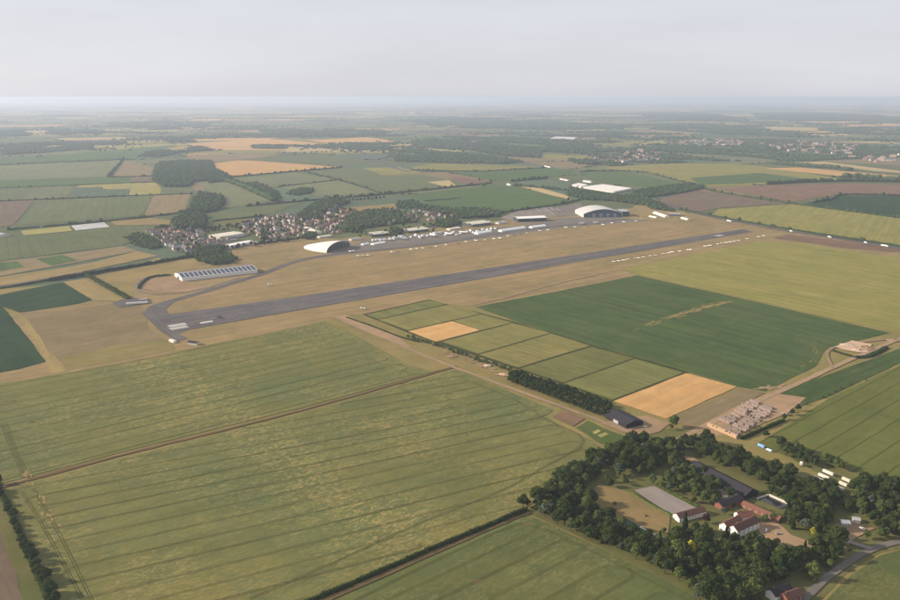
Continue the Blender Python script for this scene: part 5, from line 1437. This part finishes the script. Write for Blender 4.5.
# ---- houses of the estates
HOUSE_TYPES = []
for L, w, ze, zr in ((9, 7.5, 5.2, 8.4), (16, 8, 5.2, 8.6), (12, 8, 5.0, 8.2), (24, 8, 5.2, 8.4)):
    hw_, hr_ = wall_roof_meshes(L, w, ze, zr, 'house_wall', 'house_roof', 0.35)
    hs_ = wall_roof_meshes(L, w, ze, zr, 'house_wall', 'slate_house_roof', 0.35)[1]
    ch_ = MB().box(-L * 0.32, -L * 0.32 + 0.9, -0.4, 0.4, zr - 0.5, zr + 1.4).mesh('chimney', M['brick_wall'])
    HOUSE_TYPES.append((hw_, hr_, hs_, ch_))
def house(p, ang, label, group, slate=False, t=None, name='house'):
    hw_, hr_, hs_, ch_ = HOUSE_TYPES[R.choices(range(4), (3, 4, 3, 1))[0] if t is None else t]
    root = empty(name, (p.x, p.y, 0), ang); tag(root, label, 'house', group)
    link('wall', hw_, root); ro = link('roof', hs_ if slate else hr_, root); link('chimney', ch_, ro)
def estate(poly, spacing, base, label, group, slate, tree_lab, tree_grp, tree_p):
    for p in scatter(poly, spacing, 0.22, False):
        if R.random() < tree_p: small_tree(p, tree_lab, tree_grp, R.uniform(0.7, 1.1))
        else: house(p, base + R.choice((0, 0, 0, math.pi / 2)) + R.gauss(0, 0.14), label, group, R.random() < slate)
estate([(146, 232), (160, 229.5), (196, 230), (207, 236), (232, 240), (226, 247), (200, 251), (186, 254), (172, 252), (166, 244), (150, 236)], 22, 0.5,
       'house in the estate of pink and grey roofs left of the works sheds', 'houses in the left estate', 0.55, 'garden tree among houses of the left estate', 'trees in the left estate', 0.42)
estate([(238, 229), (250, 222), (262, 218), (286, 215), (300, 219), (312, 226), (306, 236), (284, 240), (262, 239), (244, 235)], 23, 0.75,
       'house in the estate of pale brown roofs between works and curved white hall', 'houses in the middle estate', 0.2, 'garden tree among houses of the middle estate', 'trees in the middle estate', 0.45)
estate([(306, 222), (314, 212), (334, 207), (352, 210), (366, 215), (358, 222), (346, 232), (330, 235), (316, 230)], 22, 0.5,
       'house in the village among trees behind the curved white hall', 'houses in the village among trees', 0.2, 'tree among village houses behind the curved white hall', 'trees in the village', 0.55)
estate([(362, 214), (398, 210), (440, 212), (470, 213), (470, 218), (420, 222.5), (380, 226), (362, 226)], 40, 0.5, 'house in the tree belt between the village and the old hangars', 'houses in the tree belt', 0.4, 'light tree in the belt between the village and the old hangars', 'trees in the belt by the hangars', 0.4)
estate([(470, 213), (500, 212), (496, 217), (472, 218)], 26, 0.4, 'house in the trees behind the hangars', 'houses behind the hangars', 0.3, 'garden tree beside the houses behind the hangars', 'trees by the houses behind the hangars', 0.4)
for poly, n, lab, grp in (([(196, 231), (212, 228), (240, 224), (250, 220), (244, 231), (226, 231), (208, 234)], 40, 'tree between the left estate and the middle estate above the works', 'trees above the works sheds'),
                          ([(214, 242), (228, 247), (256, 243), (300, 238), (304, 241), (256, 247), (222, 252)], 36, 'roadside tree below the works sheds', 'trees along the main road'),
                          ([(352, 236), (364, 230), (398, 227), (440, 225), (462, 222), (468, 229), (440, 232), (400, 236), (366, 241)], 46, 'tree between the old hangars', 'trees between the old hangars')):
    pl = [(v.x, v.y) for v in PP(poly)]; k = 0
    while k < n:
        x = R.uniform(min(a for a, _ in pl), max(a for a, _ in pl)); y = R.uniform(min(b for _, b in pl), max(b for _, b in pl))
        if inside(x, y, pl): small_tree(Vector((x, y, 0)), lab, grp, R.uniform(0.7, 1.25)); k += 1
# far villages
FAR_H = []
for L, w, ze, zr in ((13, 9, 5.5, 9), (20, 9, 5.5, 9), (30, 12, 6, 10)):
    a, b = wall_roof_meshes(L, w, ze, zr, 'house_wall', 'house_roof', 0.4)
    nv = len(a.vertices)
    FAR_H.append(mesh_py('far_house', [tuple(v.co) for v in a.vertices] + [tuple(v.co) for v in b.vertices], [tuple(p.vertices) for p in a.polygons] + [tuple(i + nv for i in p.vertices) for p in b.polygons], [M['house_wall'], M['house_roof']], [0] * len(a.polygons) + [1] * len(b.polygons)))
def far_village(poly, n, label, group, s=1.3):
    poly = PP(poly); pl = [(v.x, v.y) for v in poly]; k = 0; guard = 0
    while k < n and guard < 20000:
        guard += 1
        x = R.uniform(min(a for a, _ in pl), max(a for a, _ in pl)); y = R.uniform(min(b for _, b in pl), max(b for _, b in pl))
        if not inside(x, y, pl): continue
        o = link('village_house', R.choice(FAR_H), None, (x, y, 5.0 * 0), R.uniform(0, 3.14)); o.scale = (s, s, s * 1.25)
        tag(o, label, 'house', group); k += 1
far_village([(592, 158), (640, 151), (662, 154), (660, 161), (600, 164)], 60, 'pale house in the far village just above the yellow green field', 'houses of the nearer far village')
far_village([(662, 143), (700, 139), (745, 141), (740, 146), (680, 147)], 75, 'pale house in the far village right of centre, on the rise', 'houses of the farther village')
far_village([(755, 144), (800, 142), (860, 146), (850, 155), (790, 152)], 70, 'pale house in the far village near the right edge', 'houses of the right hand village')
far_village([(850, 158), (900, 155), (912, 160), (880, 163)], 14, 'pale house at the right edge below the village trees', 'houses at the right edge')
far_village([(470, 142), (482, 141), (484, 144), (472, 145)], 6, 'white building among the far woods in the centre', 'white buildings in the far woods', 1.5)
far_village([(395, 113), (425, 109), (440, 111), (420, 116)], 14, 'pale large building of the hazy city on the horizon', 'buildings of the city on the horizon', 4.0)

# ---- the farmstead
gable('black_barn', 'black tarred barn beside the golden field', 'barn', (613.5, 409.6), (635, 420.4), 8, 4.8, 24, 'black_boards', 'tar_roof', doors=((-0.2, 0.25, -1, 4.4),))
gable('long_barn', 'very long black roofed barn in the farmstead trees', 'barn', (694, 460.5), (752, 489.5), 8.5, 4.6, 17, 'black_boards', 'slate', doors=((0.3, 0.5, -1, 3.8), (0.62, 0.8, -1, 3.8)))
gable('cross_barn', 'short slate roofed barn set across the end of the long barn', 'barn', (719, 502.5), (740, 494.5), 6.5, 4.2, 9, 'brick_wall', 'slate', doors=((-0.1, 0.2, -1, 3),))
gable('outbuilding', 'low red roofed outbuilding running behind the house', 'outbuilding', (744, 501), (781, 517), 4.8, 3.0, 8, 'brick_wall', 'red_tile_bright', windows=6)
gable('farmhouse', 'white gabled farmhouse wing with red tiled roof, left gable', 'house', (724, 522.5), (738.5, 515.5), 9.5, 6.2, 8.5, 'white_wall', 'red_tile_bright', windows=3, chimneys=2)
gable('farmhouse', 'white gabled farmhouse wing with brick front, right gable', 'house', (733.5, 525.5), (755.5, 516), 9.8, 6.4, 9, 'white_wall', 'red_tile', windows=5, chimneys=2)
gable('farmhouse', 'rear farmhouse block with bright red tiled roof', 'house', (737, 512), (752, 510.5), 9.2, 6.0, 9, 'white_wall', 'red_tile_bright', windows=3, chimneys=1)
gable('stable', 'long stable with red roof and white gable beside the arena', 'stable', (676.5, 513.5), (703, 506.5), 6.8, 4.2, 8.5, 'white_wall', 'red_tile', windows=9)
gable('cottage', 'cottage with grey roof almost hidden in trees at the bottom edge', 'house', (771, 590), (788, 583), 8, 5, 9, 'white_wall', 'slate', windows=3, chimneys=1)
gable('cottage', 'red roofed cottage wing at the bottom edge beside the lane', 'house', (784, 594), (800, 588), 7.5, 4.8, 8, 'brick_wall', 'red_tile', windows=3, chimneys=1)
gable('site_hut', 'small white building on the sandy yard at right', 'hut', (841.5, 520.5), (849.5, 521), 4, 3, 6, 'white_wall', 'white_roof', windows=3)
gable('site_hut', 'small grey roofed shed right of the white building on the sandy yard', 'hut', (853, 517.5), (860, 518.5), 3.6, 2.8, 6, 'pale_wall', 'grey_roof')
def wall_run(px, h, t, mat, label):
    pts = PP(px); m = MB(); c = pts[0].copy()
    for a, b in zip(pts, pts[1:]):
        d = (b - a); L = d.length; d.normalize(); n = Vector((-d.y, d.x, 0)) * t / 2
        q = [a - n - c, b - n - c, b + n - c, a + n - c]
        m.add(q + [v + Vector((0, 0, h)) for v in q], [(0, 3, 2, 1), (4, 5, 6, 7), (0, 1, 5, 4), (1, 2, 6, 5), (2, 3, 7, 6), (3, 0, 4, 7)])
        q2 = [v + n.normalized() * s * 0.12 for v, s in zip(q, (-1, -1, 1, 1))]
        m.add([v + Vector((0, 0, h + 0.003)) for v in q2] + [v + Vector((0, 0, h + 0.22)) for v in q2], [(0, 3, 2, 1), (4, 5, 6, 7), (0, 1, 5, 4), (1, 2, 6, 5), (2, 3, 7, 6), (3, 0, 4, 7)])
    o = m.build('garden_wall', M[mat], None, (c.x, c.y, 0)); tag(o, label, 'wall')
wall_run([(769, 496.5), (791, 506.5)], 2.2, 1.0, 'pale_wall', 'pale wall along the far side of the pond')
wall_run([(757, 500), (768, 496.3)], 1.6, 0.8, 'pale_wall', 'short grey wall at the head of the pond')
wall_run([(655, 536.5), (640, 528.5)], 1.6, 0.5, 'white_wall', 'low white wall along the tennis court')
wall_run([(755, 508), (783, 521)], 1.8, 0.6, 'crate_wood', 'sandy garden wall beside the red outbuilding')

# ---- stacked crates and bales
def crate_row(A, d, n, rows, tiers, mat, name, label, cat, size=(1.8, 1.3, 1.2), ragged=0.35):
    ang = math.atan2(d.y, d.x); m = MB()
    for i in range(n):
        for j in range(rows):
            hgt = tiers - (1 if R.random() < ragged else 0) - (1 if R.random() < ragged * 0.4 else 0)
            for k in range(max(1, hgt)):
                x, y = i * (size[0] + 0.12), j * (size[1] + 0.12)
                ox, oy = R.uniform(-.08, .08), R.uniform(-.08, .08)
                m.box(x + ox, x + ox + size[0], y + oy, y + oy + size[1], k * (size[2] + 0.03), k * (size[2] + 0.03) + size[2])
    o = m.build(name, M[mat], None, (A.x, A.y, 0.75), ang); tag(o, label, cat)
    return o
ra, rb = P(707, 427), P(738, 440.5)
rd = (rb - ra).normalized(); rn = Vector((-rd.y, rd.x, 0))
if rn.y < 0: rn = -rn
crate_row(ra, rd, int((rb - ra).length / 2.55), 2, 3, 'straw', 'bale_stack', 'long wall of straw coloured bales at the near end of the yard', 'bales', (2.4, 1.3, 1.3), 0.08)
ords = ['first', 'second', 'third', 'fourth', 'fifth', 'sixth', 'seventh', 'eighth', 'ninth', 'tenth', 'eleventh', 'twelfth']
Lr = (rb - ra).length
STEP = (P(763, 405.5) - P(722, 433.5)) / 12.5
for k in range(12):
    segs = [(0.04, 0.47, 'left'), (0.50, 0.96, 'right')]
    for s0, s1, nm in segs:
        if (k in (0, 1) and nm == 'left' and R.random() < 0.5) or (k > 9 and R.random() < 0.25): continue
        s0 += R.uniform(-0.03, 0.06); s1 -= R.uniform(0, 0.08)
        A = ra + rd * (Lr * s0 + R.uniform(-1, 1)) + STEP * (k + 1)
        crate_row(A, rd, max(2, int(Lr * (s1 - s0) / 1.92)), R.choice((2, 3, 3)), R.choice((2, 3)) if k < 8 else 2, R.choice(('crate_wood', 'crate_old', 'crate_wood')) if k not in (3, 4) else 'crate_old',
                  'crate_stack', f'wooden crate stack in the {ords[k]} row behind the bales, {nm} of the row', 'crates', ragged=0.14)
for k, (x, y) in enumerate(((781, 414), (787, 411))):
    crate_row(P(x, y), rd, 4, 2, 2, 'crate_wood', 'crate_stack', ('pale crate stack apart from the rows, nearer the hedge', 'pale crate stack apart from the rows, farther along the margin')[k], 'crates')

# ---- heaps
def heap(px, rx, ry, h, mat, label, seed, name='earth_heap'):
    rng = random.Random(seed); c = P(*px); n, rings = 18, 6
    vs = [(0, 0, h)]; fs = []
    for r in range(1, rings + 1):
        t = r / rings
        for a in range(n):
            k = rng.uniform(0.82, 1.15); th = 2 * math.pi * a / n
            z = h * (1 - t) ** 0.9 * rng.uniform(0.55, 1.2) if r < rings else -0.1
            vs.append((rx * t * k * math.cos(th), ry * t * k * math.sin(th), z))
    fs += [(0, 1 + a, 1 + (a + 1) % n) for a in range(n)]
    for r in range(rings - 1):
        fs += [(1 + r * n + a, 1 + (r + 1) * n + a, 1 + (r + 1) * n + (a + 1) % n, 1 + r * n + (a + 1) % n) for a in range(n)]
    o = link(name, mesh_py(name, vs, fs, M[mat]), None, (c.x, c.y, 0.9)); tag(o, label, 'heap')
heap((865, 349), 17, 11, 4.5, 'earth', 'brown earth heap at the right end of the rubble pad', 1)
heap((848, 345.5), 13, 8, 2.5, 'rubble', 'pale pinkish heap at the left end of the rubble pad', 2, 'rubble_heap')
heap((857, 350.5), 8, 6, 3, 'rubble', 'pinkish heap in the middle of the rubble pad', 3, 'rubble_heap')
heap((894, 341), 12, 6, 2.5, 'earth', 'dark earth heap beside the farm track at the right edge', 4)
heap((488, 366), 6, 5, 2.2, 'rubble', 'pale rubble heap beside the upper farm track, right of two', 5, 'rubble_heap')
heap((452, 357), 7, 5, 2.2, 'earth', 'grey earth heap beside the upper farm track, left of two', 6)
heap((505, 375), 9, 6, 2.6, 'straw', 'straw coloured heap at the start of the dark tree row', 7, 'straw_heap')

# ---- vehicles
def wheel_mesh(r, w):
    m = MB(); n = 10
    m.tube([(0, -w / 2, 0), (0, -w / 2 + 0.001, 0), (0, w / 2, 0)], [r * 0.6, r, r], n)
    return m.mesh('wheel', M['rubber'])
WHEEL = wheel_mesh(0.42, 0.25)
def trailer(px, ang, L, mat, label, cat='trailer', h=2.6, name='box_trailer', group=None, z=0.8):
    p = P(*px); root = empty(name, (p.x, p.y, z), ang); tag(root, label, cat, group)
    MB().prism([(-1.25, 0.75), (1.25, 0.75), (1.25, 0.6 + h * 0.9), (1.05, 0.6 + h), (-1.05, 0.6 + h), (-1.25, 0.6 + h * 0.9)], -L / 2, L / 2).build('body', M[mat], root)
    MB().box(-L / 2 + 0.2, L / 2 + 1.4, -0.2, 0.2, 0.5, 0.745).build('drawbar', M['metal'], root)
    MB().box(-L / 2 - 0.06, -L / 2, -1.0, 1.0, 0.85, 0.5 + h * 0.85).build('door', M['pale_wall'], root)
    for x in (-L * 0.3, -L * 0.3 + 1.1):
        for s in (-1, 1): link('wheel', WHEEL, root, (x, s * 1.15, 0.42))
ta = math.atan2(*( (P(835, 477) - P(821, 471)).yx ))
for (x, y, lab) in ((828, 475, 'long white trailer below the hedgerow trees, farthest of the left three'), (823.5, 478.8, 'long white trailer below the hedgerow trees, middle of the left three'), (819.5, 482, 'long white trailer below the hedgerow trees, nearest of the left three'),
                    (846, 482.3, 'pale trailer in the group of three at right, farthest'), (843, 486.5, 'pale trailer in the group of three at right, middle'), (840, 491, 'pale trailer in the group of three at right, nearest')):
    trailer((x, y), ta, 11 if x < 830 else 8, 'pale_wall' if x < 830 else 'cream_roof', lab)
trailer((761, 448), ta, 8, 'blue_paint', 'blue trailer on the dry meadow by the hedge', h=2.4)
trailer((769, 452), ta, 6, 'pale_blue', 'pale blue trailer on the dry meadow by the hedge', h=1.6)
trailer((801, 466.5), 1.2, 4, 'white_wall', 'small white upright trailer on the dry meadow', h=3)
trailer((825, 520), ta, 5, 'white_wall', 'white van sized trailer in trees beside the sandy yard', h=2.0)
trailer((137, 304.5), 0.35, 36, 'white_wall', 'long white trailer on the small tarmac pad left of the runway', h=3.0)
trailer((143, 301), 0.35, 14, 'pale_wall', 'dark edged trailer behind the long white one left of the runway', h=3)
gable('site_hut', 'dark roofed hut at the end of the runway by the wheat', 'hut', (189, 340.5), (198, 341.5), 5, 3.5, 8, 'pale_wall', 'tar_roof')
gable('site_hut', 'small pale hut left of the dark roofed hut at the runway end', 'hut', (170.5, 339), (175, 340.5), 3.5, 2.5, 6, 'white_wall', 'cream_roof')

def car_mesh():
    m = MB()
    m.prism([(-0.88, 0.3), (0.88, 0.3), (0.9, 0.75), (0.8, 0.88), (-0.8, 0.88), (-0.9, 0.75)], -2.15, 2.15, 0)
    b = [(-1.7, -0.78, .885), (1.0, -0.78, .885), (1.0, 0.78, .885), (-1.7, 0.78, .885)]; t = [(-1.2, -0.62, 1.42), (0.35, -0.62, 1.42), (0.35, 0.62, 1.42), (-1.2, 0.62, 1.42)]
    m.add(b + t, [(0, 1, 5, 4), (1, 2, 6, 5), (2, 3, 7, 6), (3, 0, 4, 7)], 1); m.add(t, [(0, 1, 2, 3)], 0)
    for x in (-1.35, 1.35):
        for s in (-0.8, 0.8): m.tube([(x, s - 0.1, 0.32), (x, s + 0.1, 0.32)], [0.32, 0.32], 8, 2)
    return m.mesh('car', [M['car_paint'], M['window_glass'], M['rubber']])
CAR = car_mesh()
def car(p, ang, label, group, z=0.75):
    o = link('parked_car', CAR, None, (p.x, p.y, z), ang); tag(o, label, 'car', group)
A0, A1, A2 = P(545, 212.5), P(581, 206.5), P(556, 207)
u = (A1 - A0).normalized(); v = Vector((-u.y, u.x, 0))
for r_ in range(6):
    for k in range(20):
        if R.random() < 0.32: continue
        car(A0 + u * (8 + k * 5.6 + R.uniform(-.4, .4)) + v * (r_ * 13), math.atan2(v.y, v.x) + R.choice((0, math.pi)), 'car in the crowded car park beside the large curved hangar', 'cars in the hangar car park')
for k in range(26):
    t = R.random(); car(P(440 + 70 * t + R.uniform(-6, 6), 229.5 - 8 * t + R.uniform(-1.0, 1.0)), R.uniform(0, 6.28), 'car parked between the old hangars and the line of white aircraft', 'cars by the old hangars')
for k in range(16):
    car(P(640 + 60 * R.random(), 216.5 + 2 * R.random()), R.uniform(0, 6.28), 'car parked near the huts at the end of the airfield', 'cars at the end of the airfield', 1.1)

for x, y, a, lab in ((703, 528, 0.3, 'car parked in front of the red roofed stable'), (766, 532, 1.0, 'car parked on the sandy drive right of the house'), (778, 535, 0.2, 'car parked at the far end of the sandy drive'),
                     (719, 493, 0.8, 'car parked on the paved yard by the long barn'), (836, 532, 0.4, 'car parked on the sandy yard, left of two'), (862, 530, 2.0, 'car parked on the sandy yard, right of two'),
                     (684, 462, 0.9, 'car parked at the end of the long barn'), (645, 428, 0.2, 'car parked beside the black barn'), (735, 425, 1.2, 'car parked among the crate stacks'), (810, 478, 0.5, 'car parked beside the long white trailers')):
    car(P(x, y), a, lab, None, 0.95)
def lorry(px, ang, mat, label, L=11):
    p = P(*px); root = empty('lorry', (p.x, p.y, 0.9), ang); tag(root, label, 'lorry', 'lorries on the motorway')
    MB().box(-L / 2, L / 2 - 2.6, -1.25, 1.25, 0.9, 3.9).build('cargo_box', M[mat], root)
    MB().prism([(-1.2, 0.5), (1.2, 0.5), (1.2, 2.2), (1.0, 3.0), (-1.0, 3.0), (-1.2, 2.2)], L / 2 - 2.3, L / 2).build('cab', M['pale_blue'], root)
    for x in (-L * 0.35, -L * 0.2, L * 0.4):
        for s in (-1, 1): link('wheel', WHEEL, root, (x, s * 1.05, 0.42))
mw = math.atan2(*((P(840, 239) - P(773, 228.5)).yx))
for x, y, lab, L in ((729, 221.8, 'long white lorry on the motorway near the runway end', 16), (791, 232, 'small white lorry on the motorway at right', 8), (829.5, 238, 'white lorry on the motorway near the right edge', 10), (865.5, 243.5, 'small white lorry on the motorway by the bare earth', 8), (884.5, 246.7, 'longest white lorry on the motorway at the right edge', 18)):
    lorry((x, y), mw, 'white_wall', lab, L)

for k in range(30):
    t = k / 29; x = 373 + 122 * t + R.uniform(-1.2, 1.2); y = 241.0 - 10.2 * t + R.uniform(-1.8, 1.4)
    p = P(x, y); w_, l_ = R.uniform(3.5, 6), R.uniform(4, 9)
    mw_, mr_ = wall_roof_meshes(l_, w_, 2.6, 4.6, 'tent', 'tent', 0.1, 0.08)
    root = empty('show_tent', (p.x, p.y, 0.7), RW_ANG + R.choice((0, 0, 1.57)) + R.gauss(0, 0.08)); tag(root, 'small white tent in the crowded line in front of the old hangars', 'tent', 'white show tents on the flight line')
    link('wall', mw_, root); link('roof', mr_, root)
# ---- aircraft
def wing_geo(m, root_x, root_c, tip_x, tip_c, span, z0, z1, th, mi=0, y0=0.0):
    for s in (-1, 1):
        vs = [(root_x, s * y0, z0), (root_x - root_c, s * y0, z0), (tip_x - tip_c, s * span / 2, z1), (tip_x, s * span / 2, z1)]
        top = [(a, b, c + th * (0.35 if k > 1 else 1)) for k, (a, b, c) in enumerate(vs)]
        f = [(0, 1, 2, 3), (7, 6, 5, 4), (0, 4, 5, 1), (1, 5, 6, 2), (2, 6, 7, 3), (3, 7, 4, 0)]
        m.add(vs + top, f if s > 0 else [q[::-1] for q in f], mi)
def light_plane(mat):
    m = MB()
    m.tube([(3.3, 0, 1.2), (2.9, 0, 1.2), (1.6, 0, 1.25), (0, 0, 1.35), (-2.2, 0, 1.4), (-4.2, 0, 1.5)], [0.12, 0.5, 0.62, 0.66, 0.36, 0.12], 8)
    wing_geo(m, 1.2, 1.7, 0.95, 1.2, 10.8, 0.95, 1.25, 0.22)
    wing_geo(m, -3.4, 0.9, -3.6, 0.6, 3.4, 1.45, 1.45, 0.1)
    m.add([(-3.0, -0.05, 1.6), (-4.3, -0.05, 1.5), (-4.5, -0.05, 2.8), (-3.9, -0.05, 2.8), (-3.0, 0.05, 1.6), (-4.3, 0.05, 1.5), (-4.5, 0.05, 2.8), (-3.9, 0.05, 2.8)], [(0, 1, 2, 3), (7, 6, 5, 4), (0, 4, 5, 1), (1, 5, 6, 2), (2, 6, 7, 3), (3, 7, 4, 0)])
    m.tube([(0.9, 0, 1.75), (0.3, 0, 2.05), (-0.9, 0, 1.85)], [0.3, 0.42, 0.2], 8, 1)
    for x, y in ((1.9, 0), (-0.1, 1.3), (-0.1, -1.3)):
        m.tube([(x, y, 0), (x, y, 0.95)], [0.16, 0.06], 6, 2)
    m.box(3.25, 3.32, -0.9, 0.9, 1.12, 1.28, 2)
    return m.mesh('light_aircraft', [M[mat], M['window_glass'], M['rubber']])
LP_W, LP_D = light_plane('plane_paint'), light_plane('plane_drab')
def park(px, ang, label, group, me=None, s=1.0, name='light_aircraft', z=0.75):
    p = P(*px); o = link(name, me or LP_W, None, (p.x, p.y, z), ang); o.scale = (s, s, s); tag(o, label, 'aircraft', group)
south = [(40, 547), (55, 545), (70, 543), (83, 540), (105, 537), (115, 536), (130, 534), (150, 530), (165, 528), (190, 523), (205, 521), (215, 519), (238, 516), (265, 512), (271, 511), (315, 501), (328, 499), (352, 494), (365, 492), (378, 490), (390, 488), (402, 486), (415, 483), (440, 478), (475, 472), (490, 469)]
for x, y in south: park((600 + x / 3, 80 + y / 3), RW_ANG + math.pi / 2 + R.uniform(-.25, .25), 'white light aircraft in the single row along the olive field', 'light aircraft parked south of the runway', None, R.uniform(1.0, 1.35))
for x, y in ((358, 256.5), (363, 256.3), (368, 256), (392, 253), (398, 252.5), (411, 250.3), (417, 249.4), (423, 248.8), (430, 248.2), (436, 247.3), (446, 245.5), (458, 244), (466, 242.6), (476, 241.3), (485, 240.6), (494, 239.6), (500, 239), (508, 236.6), (514, 236), (520, 234.5), (527, 233.8), (540, 231.5), (548, 230.6), (556, 229.6), (566, 228.2), (575, 227.6), (588, 227), (603, 225.4), (612, 223.8), (624, 222.6), (636, 221.6), (646, 221)):
    park((x, y), RW_ANG - math.pi / 2 + R.uniform(-.4, .4), 'small aircraft in the row on the grass in front of the marquees', 'light aircraft along the flight line', None if R.random() < 0.75 else LP_D, R.uniform(1.0, 1.5))
park((219.5, 318.3), RW_ANG, 'dark aircraft standing on the runway near its left end', None, LP_D, 1.5, 'propeller_aircraft', 0.9)
park((351, 252.3), RW_ANG + 2.2, 'white aircraft beside the glazed end of the curved hall', None, None, 1.9, 'propeller_aircraft')
park((363, 309.3), RW_ANG, 'white aircraft on the grass beside the narrow green plot', None, None, 1.3, 'propeller_aircraft')
park((270, 285), RW_ANG + 0.4, 'small white aircraft alone on the grass below the taxiway', None, None, 1.2, 'propeller_aircraft')
def airliner(px, ang, label, s=1.0):
    p = P(*px); root = empty('airliner', (p.x, p.y, 0.7), ang); root.scale = (s, s, s); tag(root, label, 'airliner', 'airliners on the flight line')
    MB().tube([(17, 0, 3.6), (16, 0, 3.7), (13.5, 0, 3.9), (8, 0, 4), (-8, 0, 4), (-13, 0, 4.5), (-17, 0, 5.0)], [0.2, 1.0, 1.75, 1.9, 1.9, 1.3, 0.3], 10).build('fuselage', M['plane_white'], root)
    m = MB(); wing_geo(m, 4, 7, -3, 2.4, 31, 2.7, 3.9, 0.6); m.build('wing', M['metal'], root)
    m = MB(); wing_geo(m, -13, 3.5, -15.5, 1.6, 12, 5, 5.4, 0.3); m.build('tailplane', M['plane_white'], root)
    MB().add([(-11, -0.15, 5.4), (-16.5, -0.15, 5.2), (-17.8, -0.15, 11), (-15.4, -0.15, 11), (-11, 0.15, 5.4), (-16.5, 0.15, 5.2), (-17.8, 0.15, 11), (-15.4, 0.15, 11)],
             [(0, 1, 2, 3), (7, 6, 5, 4), (0, 4, 5, 1), (1, 5, 6, 2), (2, 6, 7, 3), (3, 7, 4, 0)]).build('tail_fin', M['blue_paint' if s > 0.88 else 'plane_white'], root)
    for y in (-6, 6): MB().tube([(3, y, 2.2), (2.4, y, 2.2), (-1.5, y, 2.3)], [0.75, 0.95, 0.6], 9).build('engine', M['plane_white'], root)
    for x, y in ((12, 0), (-1, 2.6), (-1, -2.6)): MB().tube([(x, y, 0), (x, y, 2.6)], [0.45, 0.2], 6).build('landing_gear', M['rubber'], root)
for k, (x, y, s, lab) in enumerate(((391, 240.5, 0.8, 'white airliner first from the curved hall'), (404, 239.4, 1.05, 'white airliner with blue fin second from the curved hall'), (419, 237.8, 0.95, 'white airliner third from the curved hall'), (433, 236.5, 1.1, 'white airliner with blue fin fourth from the curved hall'), (448, 234.8, 1.0, 'white airliner fifth from the curved hall'), (463, 233.2, 0.9, 'white airliner nearest the white marquees'))):
    airliner((x, y), RW_ANG + math.pi * (0.12 + 0.1 * k), lab, s * 0.85)
for k, (x, y, lab) in enumerate(((582, 224.3, 'white airliner on the taxiway below the large curved hangar, left of two'), (596, 223.6, 'white airliner on the taxiway below the large curved hangar, right of two'))):
    airliner((x, y), RW_ANG + 0.3, lab, 0.75)

# ------------------------------------------------------------------ haze
def haze():
    x, y0, y1, z0, z1 = G_FAR + 600, -3600, G_FAR + 600, -2.5, CAM_H + 6
    m = MB().box(-x, x, y0, y1, z0, z1)
    mt = bpy.data.materials.new('haze'); mt.use_nodes = True; nt = mt.node_tree
    nt.nodes.remove(nt.nodes['Principled BSDF'])
    pv = nt.nodes.new('ShaderNodeVolumePrincipled')
    pv.inputs['Color'].default_value = (0.605, 0.705, 0.89, 1)
    pv.inputs['Density'].default_value = HAZE_DENSITY
    pv.inputs['Anisotropy'].default_value = 0.25
    nt.links.new(pv.outputs[0], nt.nodes['Material Output'].inputs['Volume'])
    o = link('haze', m.mesh('haze', mt)); tag(o, 'thin bluish summer haze over the farmland', None, None, 'stuff')
haze()
